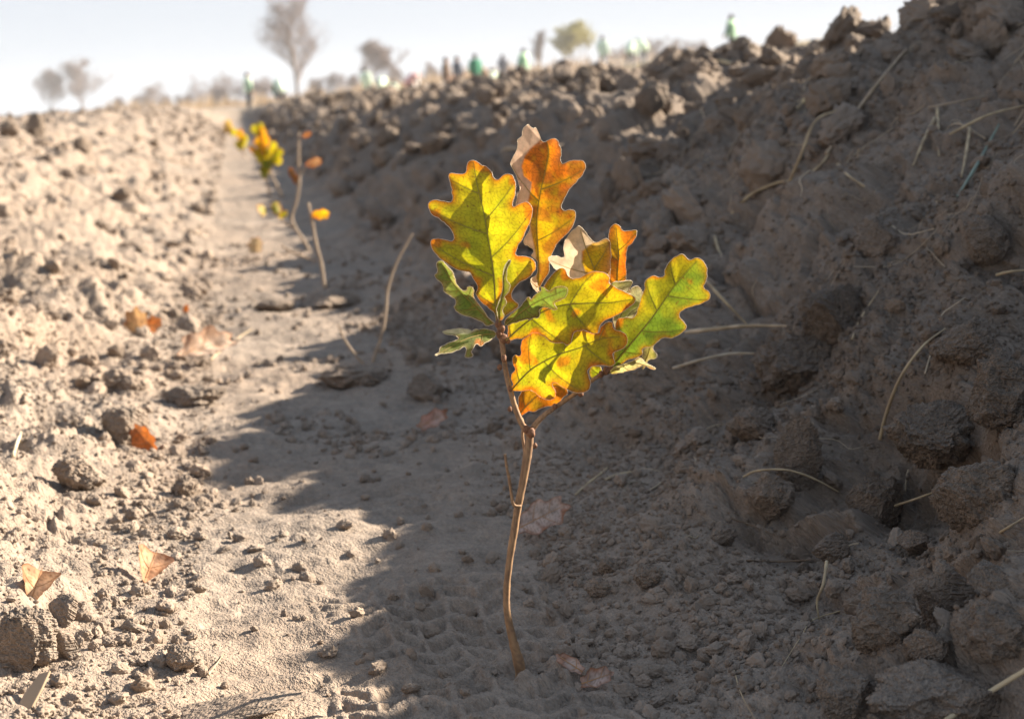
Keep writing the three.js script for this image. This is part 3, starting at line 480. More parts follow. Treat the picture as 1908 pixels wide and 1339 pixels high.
  oakLeaf(S, z1([[560, 1250], [600, 1215], [650, 1200], [700, 1140], [745, 1080], [780, 1030], [810, 990], [850, 950], [890, 932], [915, 945], [930, 980], [960, 1000], [1000, 995], [1060, 965], [1110, 950], [1160, 958], [1185, 980], [1185, 1020], [1215, 1040], [1270, 1070], [1320, 1095], [1350, 1120], [1345, 1150], [1310, 1180], [1260, 1210], [1215, 1240], [1160, 1265], [1130, 1290], [1120, 1333], [1105, 1355], [1080, 1350], [1050, 1322], [1000, 1312], [965, 1320], [955, 1340], [950, 1378], [920, 1403], [905, 1388], [880, 1388], [850, 1390], [820, 1385], [770, 1348], [720, 1333], [690, 1350], [650, 1373], [600, 1378], [570, 1383]]),
    z1([[545, 1385], [640, 1300], [720, 1240], [800, 1195], [900, 1165], [1040, 1155], [1200, 1150], [1330, 1130]]), { off: 0.010, tipOff: 0.0, tilt: -0.10, vee: 0.13, wave: 0.003, inner: LIME, outer: YEL, at: (t, s, n) => 0.35 + 0.5 * t + 0.45 * n, veinTint: LIME, rimW: 0.002, burn: -0.15, ribR: 0.0008, label: 'broad yellow leaf spreading to the right in the middle' }, 5);
  oakLeaf(S, z1([[1190, 1570], [1215, 1500], [1222, 1400], [1225, 1300], [1240, 1250], [1300, 1240], [1345, 1240], [1370, 1180], [1390, 1110], [1410, 1050], [1410, 1010], [1440, 975], [1470, 965], [1500, 980], [1530, 970], [1535, 930], [1560, 890], [1600, 855], [1640, 842], [1670, 860], [1690, 880], [1740, 868], [1775, 885], [1795, 930], [1798, 980], [1780, 1020], [1775, 1040], [1800, 1060], [1818, 1090], [1800, 1120], [1740, 1150], [1690, 1170], [1640, 1200], [1625, 1230], [1640, 1250], [1670, 1285], [1665, 1310], [1640, 1335], [1580, 1360], [1510, 1368], [1465, 1405], [1400, 1425], [1395, 1460], [1360, 1480], [1290, 1510], [1240, 1560]]),
    z1([[1190, 1570], [1330, 1400], [1460, 1240], [1590, 1055], [1680, 950], [1735, 890]]), { off: -0.004, tipOff: 0.012, tilt: 0.0, vee: 0.22, wave: 0.003, inner: GREEN, outer: YEL, at: (t, s, n) => -0.25 + 0.8 * t + 0.35 * n + (s > 0 ? 0.22 : -0.18), veinTint: GREEN, rim: 0.45, burn: -0.34, ribR: 0.0008, folds: [{ line: z1([[1610, 1060], [1560, 1010], [1535, 960], [1525, 930]]), side: -1, slope: 0.0 }], label: 'green and yellow leaf pointing up to the right' }, 6);
  oakLeaf(S, z1([[1185, 1010], [1230, 1000], [1300, 998], [1320, 1020], [1315, 1080], [1330, 1060], [1360, 1045], [1385, 1070], [1390, 1130], [1372, 1200], [1340, 1245], [1290, 1300], [1240, 1330], [1210, 1250], [1190, 1120]]),
    z1([[1230, 1330], [1270, 1200], [1290, 1100], [1340, 1055]]), { off: -0.016, tipOff: 0.006, tilt: -1.3, vee: 0.05, inner: PALE, outer: LIME, at: (t, s, n) => 0.5 + 0.4 * n, rimC: TAN, rim: 0.5, burn: -0.6, label: 'pale green leaf edge turned to the sun' }, 7);
  oakLeaf(S, z2([[575, 560], [600, 560], [640, 565], [700, 560], [740, 590], [790, 612], [830, 610], [860, 590], [865, 560], [845, 520], [845, 500], [880, 505], [920, 525], [980, 550], [1040, 555], [1075, 535], [1085, 500], [1070, 460], [1065, 420], [1085, 405], [1150, 405], [1200, 412], [1225, 390], [1215, 360], [1210, 330], [1250, 310], [1290, 285], [1308, 240], [1300, 205], [1270, 185], [1225, 165], [1215, 120], [1190, 125], [1140, 160], [1130, 195], [1100, 205], [1050, 190], [980, 170], [900, 200], [830, 190], [770, 185], [720, 185], [690, 205], [658, 240], [650, 320], [640, 335], [600, 335], [585, 365], [590, 400], [605, 430], [580, 460], [575, 490], [590, 520]]),
    z2([[580, 558], [620, 510], [700, 430], [780, 380], [860, 340], [1010, 292], [1130, 240], [1255, 225]]), { off: -0.004, tipOff: 0.024, tilt: 0.05, vee: 0.12, wave: 0.0035, inner: LIME, outer: YEL, at: (t, s, n) => 0.2 + 0.75 * t + 0.45 * n, veinTint: LIME, rimW: 0.003, burn: -0.02, ribR: 0.0008, label: 'low drooping yellow leaf with an orange tip' }, 8);
  oakLeaf(S, z2([[625, 722], [622, 640], [635, 575], [680, 540], [740, 520], [800, 500], [845, 495], [880, 505], [920, 545], [932, 575], [900, 600], [870, 640], [820, 655], [760, 670], [720, 692], [690, 690], [660, 705]]),
    z2([[622, 720], [660, 670], [720, 610], [790, 560], [860, 530], [915, 560]]), { off: -0.012, tipOff: -0.002, tilt: 0.15, vee: 0.15, inner: YEL, outer: ORA, at: (t, s, n) => 0.75 - 0.5 * t + 0.4 * n, burn: 0.1, rimC: ORA, veinTint: BRN, label: 'small orange leaf lowest on the sapling' }, 9);
  oakLeaf(S, z1([[440, 1285], [390, 1255], [330, 1230], [260, 1205], [228, 1160], [240, 1120], [220, 1100], [165, 1060], [150, 1020], [110, 990], [105, 965], [125, 950], [112, 920], [120, 890], [145, 882], [180, 910], [215, 940], [230, 980], [240, 1020], [270, 1060], [300, 1060], [310, 1030], [335, 1020], [350, 1050], [345, 1100], [370, 1140], [410, 1190], [440, 1240], [472, 1275]]),
    z1([[472, 1285], [400, 1220], [320, 1140], [240, 1060], [190, 990], [140, 900]]), { off: 0.004, tipOff: 0.02, tilt: 0.55, vee: 0.3, inner: DKG, outer: GREEN, at: (t, s, n) => 0.2 + 0.4 * n, rimC: TAN, rim: 0.5, burn: -0.45, label: 'small dark green leaf at left, upper of the two' }, 10);
  oakLeaf(S, z2([[480, 200], [440, 180], [390, 175], [345, 180], [330, 190], [310, 180], [260, 172], [190, 182], [150, 195], [165, 210], [210, 220], [245, 235], [210, 255], [160, 275], [125, 300], [130, 315], [88, 345], [150, 330], [200, 325], [240, 310], [285, 290], [285, 330], [280, 350], [300, 358], [325, 345], [315, 330], [325, 300], [350, 270], [370, 285], [400, 270], [440, 250], [478, 220]]),
    z2([[485, 208], [420, 210], [340, 225], [260, 255], [180, 300], [120, 330]]), { off: 0.004, tipOff: 0.03, tilt: -0.2, vee: 0.1, inner: DKG, outer: GREEN, at: (t, s, n) => 0.15 + 0.4 * n, rimC: TAN, rim: 0.4, burn: -0.45, foldSunC: col(0.62, 0.60, 0.38), folds: [{ line: z2([[360, 186], [300, 210], [220, 214], [160, 206]]), side: -1, slope: -1.2, soft: 0.001 }], label: 'small dark green leaf at left, lower of the two' }, 11);
  oakLeaf(S, z1([[540, 1290], [545, 1260], [580, 1220], [640, 1170], [690, 1110], [700, 1130], [740, 1090], [775, 1070], [785, 1035], [805, 1045], [820, 1070], [870, 1045], [920, 1048], [935, 1070], [925, 1110], [890, 1130], [850, 1150], [875, 1185], [840, 1190], [790, 1175], [760, 1190], [765, 1230], [720, 1240], [660, 1250], [600, 1275]]),
    z1([[538, 1292], [600, 1240], [680, 1180], [760, 1135], [850, 1100], [925, 1070]]), { off: 0.012, tipOff: 0.03, tilt: 0.1, vee: 0.25, inner: DKG, outer: GREEN, at: (t, s, n) => 0.35 + 0.3 * n - 0.2 * t, rimC: BRN, rim: 0.5, burn: -0.4, label: 'small dark green leaf lying over the broad yellow leaf' }, 12);
  oakLeaf(S, z1([[495, 1250], [480, 1190], [500, 1130], [520, 1060], [522, 1000], [525, 940], [545, 900], [575, 880], [565, 910], [548, 945], [545, 1000], [560, 1040], [550, 1090], [535, 1110], [540, 1150], [520, 1180], [525, 1220], [510, 1260]]),
    z1([[502, 1270], [508, 1180], [528, 1080], [532, 980], [568, 888]]), { off: 0.010, tipOff: 0.012, tilt: -0.8, vee: 0.3, inner: LIME, outer: GREEN, at: (t, s, n) => 0.3 + 0.5 * t, rimC: TAN, rim: 0.4, burn: -0.5, label: 'narrow folded leaf standing up beside the bud' }, 13);
  oakLeaf(S, z2([[1195, 450], [1230, 405], [1290, 385], [1340, 370], [1385, 350], [1410, 365], [1440, 378], [1462, 395], [1480, 412], [1478, 430], [1440, 420], [1400, 404], [1360, 415], [1300, 432], [1240, 450]]),
    z2([[1192, 450], [1260, 415], [1350, 388], [1470, 420]]), { off: 0.004, tipOff: 0.02, tilt: -0.6, vee: 0.2, inner: PALE, outer: LIME, at: (t, s, n) => 0.8 - 0.8 * t + 0.3 * n, rimC: TAN, rim: 0.3, burn: -0.6, label: 'small pale leaf at the tip of the right branch' }, 14);
  oakLeaf(S, z2([[1400, 430], [1395, 380], [1400, 320], [1420, 280], [1470, 240], [1520, 228], [1500, 250], [1462, 288], [1468, 315], [1492, 342], [1475, 368], [1440, 372]]),
    z2([[1395, 425], [1430, 340], [1450, 285], [1510, 235]]), { off: -0.010, tipOff: -0.004, tilt: 0.4, vee: 0.2, inner: TAN, outer: LIME, at: (t, s, n) => 0.5 + 0.5 * n, rimC: PALE, rim: 0.5, burn: -0.3, label: 'brownish leaf edge below the right leaf' }, 15);
  oakLeaf(S, z2([[1075, 470], [1068, 440], [1080, 412], [1110, 405], [1140, 415], [1150, 440], [1140, 465], [1100, 485]]), z2([[1145, 462], [1110, 450], [1080, 425]]), { off: -0.006, tipOff: -0.004, tilt: 0.2, inner: GREEN, outer: LIME, burn: -0.5, rim: 0.3, label: 'small green leaf behind the right bud' }, 16);
}

// ------------------------------------------------------------------ twigs, other saplings
function twigPath(pts, t, lift = 0) { return pts.map(([x, y, dd]) => eye.clone().addScaledVector(ray(x, y), t + (dd ?? 0) - lift)); }
function smallOak(name, label, group, foot, stems, leaves) {
  const f = hit(...foot), S = base(name, f.p); tag(S, label, 'sapling', group);
  stems.forEach(([pts, r], i) => part(S, i ? 'branch' : 'stem', paint(tube(twigPath(pts, f.t).map((p) => p.sub(f.p)), r.map((k) => 0.72 * k * f.t / F), 24, 7, 0.1, i + 3), barkTint(i + 9, [0.36, 0.27, 0.19], [0.25, 0.18, 0.12])), mat.bark));
  const k = f.t / F;
  leaves.forEach(([x, y, w, h, turn, c, dd], i) => {
    const c0 = eye.clone().addScaledVector(ray(x, y), f.t + (dd ?? 0)), r = rng(i + 31), out = [], n = 26, yaw = (r() - 0.5) * 1.2, pitch = (r() - 0.5) * 0.8, q = new THREE.Quaternion().setFromEuler(new THREE.Euler(pitch, yaw, -turn * R));
    for (let a = 0; a < n; a++) { const th = a / n * 6.2832, lob = 1 + 0.16 * Math.cos(th * 7 + 1), s = Math.sin(th); out.push([w / 2 * k * s * lob * (0.75 + 0.25 * Math.cos(th)), h / 2 * k * Math.cos(th) * (0.95 + 0.05 * lob)]); }
    const b = blade(out, [[0, -h / 2 * k], [0, 0], [0, h / 2 * k * 0.96]], { step: Math.max(0.002, w * k / 24), to: (X, Y, Z) => new THREE.Vector3(X, Y, Z).applyQuaternion(q).add(c0).sub(f.p), lift: (X, Y, s, t) => 0.3 * Math.abs(s) + 0.15 * h * k * t * t, tint: tinter({ inner: c[0], outer: c[1], burn: -0.3 }, i + 20), normal: new THREE.Vector3(0, 0, 1).applyQuaternion(q) });
    const l = part(S, 'leaf', b.g, c[2] ?? mat.leaf); part(l, 'veins', b.veins, mat.vein);
  });
  return S;
}
const OAKS = 'oak saplings in the furrow', yy = [YEL, LIME], yo = [YEL, ORA], gg = [LIME, GREEN], br = [TAN, BRN, mat.dry];
smallOak('bare_seedling', 'two bare brown twigs of a leafless seedling in the middle of the furrow', OAKS, [684, 676], [
  [[[692, 684], [699, 660], [712, 620], [719, 575], [722, 540], [734, 500], [748, 470], [769, 434]], [4.2, 4.2, 4.2, 4, 4, 3.8, 3.8, 2.6]],
  [[[680, 680], [668, 668], [650, 645], [638, 625], [630, 604]], [3.8, 3.6, 3.4, 3, 2.6]]], []);
smallOak('oak_sapling', 'second sapling in the row, thin with a single yellow leaf at its tip', OAKS, [608, 556], [
  [[[610, 560], [604, 530], [598, 490], [588, 450], [582, 415], [574, 378]], [4.6, 4.4, 4.2, 4, 3.8, 3.4]],
  [[[590, 486], [570, 480], [545, 470], [523, 457]], [3.4, 3.2, 3, 2.6]]], [[597, 399, 24, 44, 84, yo]]);
smallOak('oak_sapling', 'tall brown withered sapling just behind the second one', OAKS, [576, 466], [
  [[[578, 470], [566, 448], [550, 425], [543, 405], [552, 376], [557, 340], [556, 300], [557, 245]], [4.4, 4.2, 4, 3.8, 4, 3.8, 3.4, 2]],
  [[[546, 425], [532, 415], [522, 412]], [3, 2.8, 2]], [[[556, 330], [568, 312], [582, 304]], [3, 2.4, 2]]], [[585, 303, 20, 38, 74, br], [572, 250, 12, 26, 60, br], [548, 330, 16, 40, -24, br], [490, 391, 26, 26, 20, [PALE, LIME]], [515, 390, 24, 28, -20, [PALE, LIME]], [528, 400, 16, 26, 60, gg]]);
smallOak('oak_sapling', 'bushy sapling with yellow, orange and green leaves, out of focus behind', OAKS, [522, 366], [
  [[[526, 368], [518, 350], [508, 330], [500, 300]], [4, 3.6, 3, 2.4]], [[[504, 372], [500, 350], [496, 325]], [3, 2.8, 2.4]]],
  [[487, 272, 24, 36, -10, yo], [497, 262, 20, 30, 20, yo], [484, 292, 22, 34, -20, yy], [500, 288, 24, 36, 6, yy], [514, 292, 24, 34, 30, yy], [510, 276, 20, 30, 40, yy], [494, 312, 22, 34, 0, gg], [504, 306, 18, 30, 16, gg], [520, 300, 16, 26, 60, yy], [490, 322, 16, 26, -10, gg], [478, 282, 16, 30, -40, yo]]);
smallOak('oak_sapling', 'small yellow sapling to the right behind the bushy one', OAKS, [494, 290], [[[[494, 292], [488, 270], [484, 250]], [2.6, 2.2, 1.8]]], [[478, 244, 20, 24, -30, yy], [490, 246, 22, 22, 30, yo], [484, 238, 18, 20, 0, yy], [486, 254, 16, 22, 10, yo]]);
smallOak('oak_sapling', 'small yellow sapling to the left behind the bushy one', OAKS, [454, 292], [[[[455, 294], [452, 275], [450, 260]], [2.6, 2.2, 1.8]]], [[450, 254, 20, 26, -10, yo], [454, 266, 18, 24, 20, yy], [446, 272, 16, 22, -30, yy], [458, 258, 14, 20, 40, yy]]);
smallOak('oak_sapling', 'farthest yellow sapling where the furrow meets the field', OAKS, [430, 252], [[[[431, 254], [430, 240], [428, 226]], [2, 1.8, 1.2]]], [[428, 236, 18, 26, 0, [YEL, TAN]], [436, 246, 14, 20, 30, yy], [422, 242, 12, 16, -30, [YEL, TAN]]]);

// dry straws and roots, each lying on or sticking out of the bank
mat.straw = new THREE.MeshStandardMaterial({ name: 'dry_straw', vertexColors: true, roughness: 0.7 });
function straw(label, pts, wpx, o = {}) {
  const hits = pts.map(([x, y]) => hit(x, y)), L = o.lift ?? 0.006, f = hits[0].p, tm = o.t ? null : hits.map((h) => h.t), near = o.hang ? Math.min(...tm) : 0;
  const P = pts.map(([x, y, up], i) => eye.clone().addScaledVector(ray(x, y), (o.hang ? mix(tm[i], near, 0.8) : tm[i]) - (up ?? L)));
  const g = tube(P.map((p) => p.clone().sub(f)), (o.taper ?? [1, 1, 0.8, 0.45]).map((k) => k * 0.72 * wpx / 2 * hits[0].t / F), 40, 7, 0.12, pts[0][0]);
  const a = o.a ?? [0.46, 0.36, 0.22], b = o.b ?? [0.30, 0.22, 0.13]; paint(g, (x, y, z, c) => lerp3(a, b, clamp(0.5 + 1.4 * n3(x * 90 + pts[0][0], y * 90, z * 90)), c));
  const m = new THREE.Mesh(g, mat.straw); m.position.copy(f); top(m, o.name ?? 'dry_straw'); tag(m, label, o.cat ?? 'straw', 'dry stalks on the right bank'); return m;
}
straw('thick pale stalk crossing the lower right corner', [[1762, 1342, 0.02], [1830, 1298, 0.02], [1912, 1248, 0.02]], 13, { taper: [1, 1], a: [0.55, 0.44, 0.28] });
straw('long curved pale stalk beside the dark hollow', [[1640, 818], [1652, 770, 0.02], [1680, 700, 0.04], [1720, 645, 0.04], [1762, 612, 0.015]], 9, { hang: 1 });
straw('straight twig pointing right from behind the right leaf', [[1276, 619, 0.01], [1330, 613, 0.02], [1390, 607, 0.02], [1466, 607, 0.01]], 11, { hang: 1, a: [0.6, 0.45, 0.3] });
straw('slanting stalk meeting the straight twig from above', [[1312, 518, 0.01], [1345, 555, 0.03], [1392, 604, 0.01]], 8, { hang: 1 });
straw('bent grey stalk below the straight twig', [[1254, 686, 0.005], [1300, 672, 0.02], [1360, 659, 0.02], [1460, 661, 0.004]], 8, { hang: 1, a: [0.42, 0.36, 0.28] });
straw('arched stalk over the upright pointed clod', [[1386, 888], [1410, 877, 0.02], [1470, 876, 0.03], [1520, 893, 0.02], [1563, 916]], 6, { hang: 1 });
straw('thin stalk between the tilted block and the lumpy clod', [[1668, 942], [1710, 928, 0.012], [1762, 908]], 6);
straw('dark thin root poking left below the upright clod', [[1364, 966], [1400, 978, 0.012], [1450, 1000]], 6, { a: [0.2, 0.13, 0.08], b: [0.12, 0.08, 0.05], name: 'dead_root', cat: 'root' });
straw('dark horizontal root under the round left clod of the bank', [[1392, 1044], [1450, 1046, 0.01], [1520, 1042]], 6, { a: [0.2, 0.13, 0.08], b: [0.12, 0.08, 0.05], name: 'dead_root', cat: 'root' });
straw('short curved pale root hanging above the crumbs', [[1541, 1046, 0.01], [1534, 1090, 0.015], [1523, 1120, 0.012], [1527, 1155]], 8, { hang: 1, name: 'dead_root', cat: 'root' });
straw('fine root trailing down from the short curved root', [[1566, 1138], [1526, 1150, 0.008], [1490, 1190, 0.006], [1452, 1250]], 3.4, { name: 'dead_root', cat: 'root' });
straw('hairlike root at the foot of the bank at the bottom', [[1368, 1248], [1385, 1300, 0.006], [1408, 1342]], 3.6, { name: 'dead_root', cat: 'root' });
straw('short stalk slanting on the knobbly lump', [[1588, 632], [1606, 590, 0.01], [1637, 542]], 6);
straw('sunlit straw leaning on the crest', [[1466, 224], [1500, 186, 0.02], [1534, 148, 0.01]], 10, { taper: [1, 1], a: [0.66, 0.5, 0.26] });
straw('sunlit straw lying on the crest left of the leaning one', [[1338, 112], [1360, 118, 0.02], [1386, 126, 0.01]], 9, { taper: [1, 1], a: [0.62, 0.47, 0.26] });
straw('long stalk running up the bank to the crest', [[1540, 286, 0.02], [1590, 215, 0.03], [1640, 150, 0.03], [1690, 90, 0.02]], 9, { a: [0.45, 0.34, 0.24] });
straw('lower stalk continuing the long one down the bank', [[1440, 390, 0.01], [1490, 340, 0.02], [1535, 300, 0.02], [1556, 250, 0.01]], 8);
straw('bowed grass stalk left of the long stalk', [[1466, 350, 0.005], [1492, 290, 0.03], [1520, 225, 0.03], [1560, 205, 0.01]], 8, { hang: 1 });
straw('upright stalk end in the overhang at upper right', [[1747, 200], [1749, 245], [1750, 290]], 8, { lift: 0.008 });
straw('slanting stalk left of the upright end in the overhang', [[1742, 220], [1720, 265], [1702, 308]], 8, { lift: 0.008 });
straw('stalk right of the upright end in the overhang', [[1808, 238], [1800, 290], [1792, 330]], 8, { lift: 0.008 });
straw('grey green grass blade slanting down at upper right', [[1862, 232], [1825, 300], [1784, 366]], 9, { lift: 0.01, a: [0.2, 0.25, 0.19], b: [0.16, 0.2, 0.16], taper: [0.5, 1, 0.5], name: 'grass_blade', cat: 'grass blade' });
straw('nearly level stalk under the smooth crest at upper right', [[1730, 200, 0.02], [1790, 188, 0.03], [1850, 176, 0.01]], 5, { a: [0.3, 0.25, 0.2] });
straw('level root below the smooth crest at the right edge', [[1770, 250, 0.02], [1840, 215, 0.03], [1910, 196, 0.01]], 7, { name: 'dead_root', cat: 'root' });
straw('arched stalk lying left of the lower stalk', [[1362, 400], [1400, 362, 0.02], [1450, 340, 0.02], [1480, 336]], 8);
straw('short bent stalk in the middle of the shaded bank', [[1332, 440], [1338, 462, 0.012], [1346, 478, 0.006]], 8);
straw('short pale stalk on the bank right of the lower stalk', [[1562, 306], [1586, 330, 0.015], [1612, 348, 0.006]], 9);
straw('broken straw with a lit tip beside the flat faced clod', [[1746, 374, 0.02], [1754, 390, 0.015], [1764, 408]], 6);
straw('pale stalk entering from the right edge below the flat faced clod', [[1858, 512, 0.015], [1882, 506, 0.02], [1912, 503, 0.01]], 8);
straw('split straw at the right edge beside the lumpy clod', [[1854, 998, 0.01], [1880, 982, 0.015], [1912, 962, 0.01]], 8);
straw('thin stalk standing behind the stem on the floor', [[1072, 922], [1098, 898, 0.012], [1112, 888, 0.012], [1146, 858, 0.01]], 6);
straw('thin stalk right of the one behind the stem', [[1128, 894], [1150, 884, 0.01], [1180, 878, 0.006]], 7);
straw('bent brown straw behind the top of the orange leaf', [[918, 320, 0.02], [930, 290, 0.03], [944, 277, 0.03], [966, 277, 0.02]], 10, { taper: [1, 1], a: [0.34, 0.28, 0.2] });
straw('fine twig on the sunlit floor at lower left', [[388, 1256], [402, 1238, 0.006], [418, 1216, 0.006]], 4);
straw('pale splinter on the left bank above the wedge', [[24, 848], [32, 822, 0.012], [40, 802, 0.01]], 9, { taper: [1, 1], a: [0.75, 0.66, 0.48] });
straw('grass straws beside the crumpled leaf on the left bank', [[392, 670], [420, 645, 0.01], [470, 612, 0.008]], 5);

// fine rootlets on the cracked clod
{
  const f = hit(1762, 1170), g = [], r = rng(5);
  for (let i = 0; i < 13; i++) { const a = [1742 + 46 * r(), 1150 + 52 * r()], an = -0.6 + 1.0 * (r() - 0.5), l = 12 + 22 * r(); g.push(tube(twigPath([[a[0], a[1]], [a[0] + l * 0.5 * Math.cos(an), a[1] + l * 0.5 * Math.sin(an) + 3], [a[0] + l * Math.cos(an), a[1] + l * Math.sin(an)]], f.t, 0.034 + 0.004 * r()).map((p) => p.sub(f.p)), [0.0003, 0.0003, 0.00015], 8, 4)); }
  const m = new THREE.Mesh(mergeGeometries(g), simple('rootlet', 0.5, 0.4, 0.28)); m.position.copy(f.p); top(m, 'rootlets'); tag(m, 'fine pale rootlets on the upright cracked clod', 'rootlets', null, 'stuff');
}

// hair-fine roots and broken grass stems all over the right bank
{
  const g = [], r = rng(8);
  for (let i = 0; i < 560; i++) {
    const up2 = i > 260, u = up2 ? 0.35 + 1.5 * r() : -0.25 + 2.6 * r() ** 1.2, v = up2 ? 0.5 + 0.6 * r() : 0.16 + 0.95 * r(), l = up2 ? 0.03 + 0.12 * r() ** 2 : 0.012 + 0.075 * r() ** 2, an = r() * 6.28, s = {}, pts = [], droop = r();
    for (let k = 0; k < 4; k++) { const t = k / 3 - 0.5, [x, z] = xz(u + Math.cos(an) * l * t + 0.25 * l * (r() - 0.5), v + Math.sin(an) * l * t + 0.25 * l * (r() - 0.5)); surface(x, z, s); const up = 0.001 + 0.012 * r() * droop; pts.push(new THREE.Vector3(s.p[0] + s.n[0] * up, s.p[1] + s.n[1] * up, s.p[2] + s.n[2] * up)); }
    const rad = 0.00025 + 0.0007 * r() ** 3, tone = 0.5 + 0.6 * r(); g.push(paint(tube(pts, [rad, rad, rad * 0.5], 9, 4), (x, y, z, c) => { c[0] = 0.44 * tone; c[1] = 0.35 * tone; c[2] = 0.24 * tone; }));
  }
  const m = new THREE.Mesh(mergeGeometries(g), mat.straw); top(m, 'fine_roots'); tag(m, 'hair fine roots and broken grass stems scattered over the right bank', 'fine roots', null, 'stuff');
}
// fallen leaves
function fallen(label, px, py, w, h, turn, o = {}) {
  const g = hit(px, py + h * 0.3), k = g.t / F, seed = Math.round(px), r = rng(seed), out = [], n = 22, q = new THREE.Quaternion().setFromEuler(new THREE.Euler((o.pitch ?? -35) * R, (o.yaw ?? 0) * R, -turn * R, 'YXZ'));
  for (let a = 0; a < n; a++) { const th = a / n * 6.2832, lob = (1 + (o.lobe ?? 0.14) * Math.cos(th * 7 + seed) + 0.08 * (r() - 0.5)) * (o.tri ? 0.62 / Math.max(0.5, Math.cos(((th + 1.05) % 2.0944) - 1.0472)) + 0.12 : 1); out.push([w / 2 * k * Math.sin(th) * lob, h / 2 * k * Math.cos(th) * lob]); }
  const c0 = eye.clone().addScaledVector(ray(px, py), g.t - (o.up ?? 0.004)), curl = o.curl ?? 0.5, S = Math.min(w, h) * k;
  const b = blade(out, [[0, -h / 2 * k * 0.95], [0, 0], [0, h / 2 * k * 0.9]], { step: Math.max(0.0012, S / 34), to: (X, Y, Z) => new THREE.Vector3(X, Y, Z).applyQuaternion(q), lift: (X, Y, s, t) => curl * Math.abs(s) ** 1.5 / Math.sqrt(S) + 0.06 * S * n2(X / S * 2.4 + seed, Y / S * 2.4) + (o.arch ?? 0) * S * (t - 0.5) ** 2, tint: tinter({ inner: o.c ?? TAN, outer: o.d ?? col(0.5, 0.24, 0.1), burn: -0.2, burnC: col(0.32, 0.13, 0.06), rimC: col(0.45, 0.16, 0.06), rim: 0.5 }, seed), normal: new THREE.Vector3(0, 0, 1).applyQuaternion(q), quilt: 0.6 });
  const m = new THREE.Mesh(b.g, mat.dry); m.position.copy(c0); top(m, 'fallen_leaf'); part(m, 'veins', b.veins, simple('dry_vein', 0.4, 0.22, 0.1)); tag(m, label, 'fallen leaf', 'fallen leaves'); return m;
}
const PINK = col(0.56, 0.43, 0.37), GREYPINK = col(0.46, 0.38, 0.33);
fallen('curled greyish pink leaf lying on the floor just behind the stem', 1010, 962, 56, 104, 66, { c: PINK, d: GREYPINK, pitch: -30, curl: 0.3, up: 0.014 });
fallen('three cornered orange leaf standing on the floor at lower left', 282, 1050, 64, 62, 40, { c: col(0.72, 0.47, 0.32), d: col(0.66, 0.34, 0.18), lobe: 0.03, tri: true, yaw: 38, pitch: -38, curl: 0.7, up: 0.012 });
fallen('folded tan leaf at the left edge near the bottom', 68, 1086, 60, 66, 30, { c: col(0.66, 0.46, 0.30), d: col(0.6, 0.34, 0.18), lobe: 0.03, tri: true, yaw: 30, pitch: -38, curl: 0.9, up: 0.012 });
fallen('bright yellow tan leaf standing up on the left bank', 256, 602, 42, 56, -12, { c: col(0.8, 0.5, 0.22), d: TAN, pitch: -10, curl: 0.6, up: 0.014 });
fallen('small orange leaf beside the bright yellow tan leaf', 284, 606, 30, 36, 60, { c: TAN, d: ORA, pitch: -20, curl: 0.8, up: 0.012 });
fallen('crumpled brown leaf where the left bank meets the path', 386, 646, 58, 104, 78, { c: col(0.68, 0.54, 0.42), d: col(0.55, 0.34, 0.22), curl: 0.8, yaw: 25, pitch: -50, up: 0.016 });
fallen('curled rust coloured leaf caught under a lump on the left bank', 268, 816, 38, 56, -40, { c: ORA, d: col(0.5, 0.2, 0.08), curl: 0.9, pitch: -10, up: 0.014 });
fallen('pinkish leaf at the foot of the smooth cut bank', 806, 782, 30, 60, 64, { c: PINK, d: col(0.5, 0.26, 0.2), pitch: -25, up: 0.012 });
fallen('flat dusty leaf right of the stem base', 1062, 1236, 26, 58, -52, { c: GREYPINK, d: PINK, pitch: -45, up: 0.004, curl: 0.2 });
fallen('curled dusty leaf with a raised edge right of the stem base', 1112, 1264, 34, 62, 74, { c: GREYPINK, d: PINK, pitch: -40, curl: 0.8, up: 0.006 });
fallen('pale leaf on the sunlit path left of the withered sapling', 476, 458, 26, 32, 10, { c: PALE, d: TAN, pitch: -15, up: 0.02 });
fallen('tiny orange leaf scrap on the left bank', 346, 576, 10, 18, 10, { c: ORA, d: ORA, pitch: -10, up: 0.012 });

// flat splinters of wood at lower left
function splinter(label, px, py, w, h, turn, pitch) {
  const g = hit(px, py), k = g.t / F, s = new THREE.Shape(), a = w / 2 * k, b = h / 2 * k; s.moveTo(-a * 0.7, -b); s.lineTo(a, -b * 0.9); s.lineTo(a * 0.75, b * 0.4); s.lineTo(a * 0.5, b); s.lineTo(-a * 0.55, b * 0.8); s.lineTo(-a, 0); s.closePath();
  const e = new THREE.ExtrudeGeometry(s, { depth: 5 * k, bevelEnabled: true, bevelSize: 1.5 * k, bevelThickness: 1.5 * k, bevelSegments: 2, steps: 1 }); e.deleteAttribute('uv');
  paint(e, (x, y, z, c) => lerp3([0.42, 0.31, 0.21], [0.33, 0.24, 0.16], clamp(0.5 + n3(x * 600, y * 40, z * 300)), c));
  const m = new THREE.Mesh(e, mat.straw); m.position.copy(eye).addScaledVector(ray(px, py), g.t - 0.008); m.rotation.set(pitch * R, 0, -turn * R); top(m, 'wood_splinter'); tag(m, label, 'wood splinter', 'wood splinters');
}
splinter('flat wooden splinter at the bottom left edge', 58, 1300, 24, 100, 26, -38);

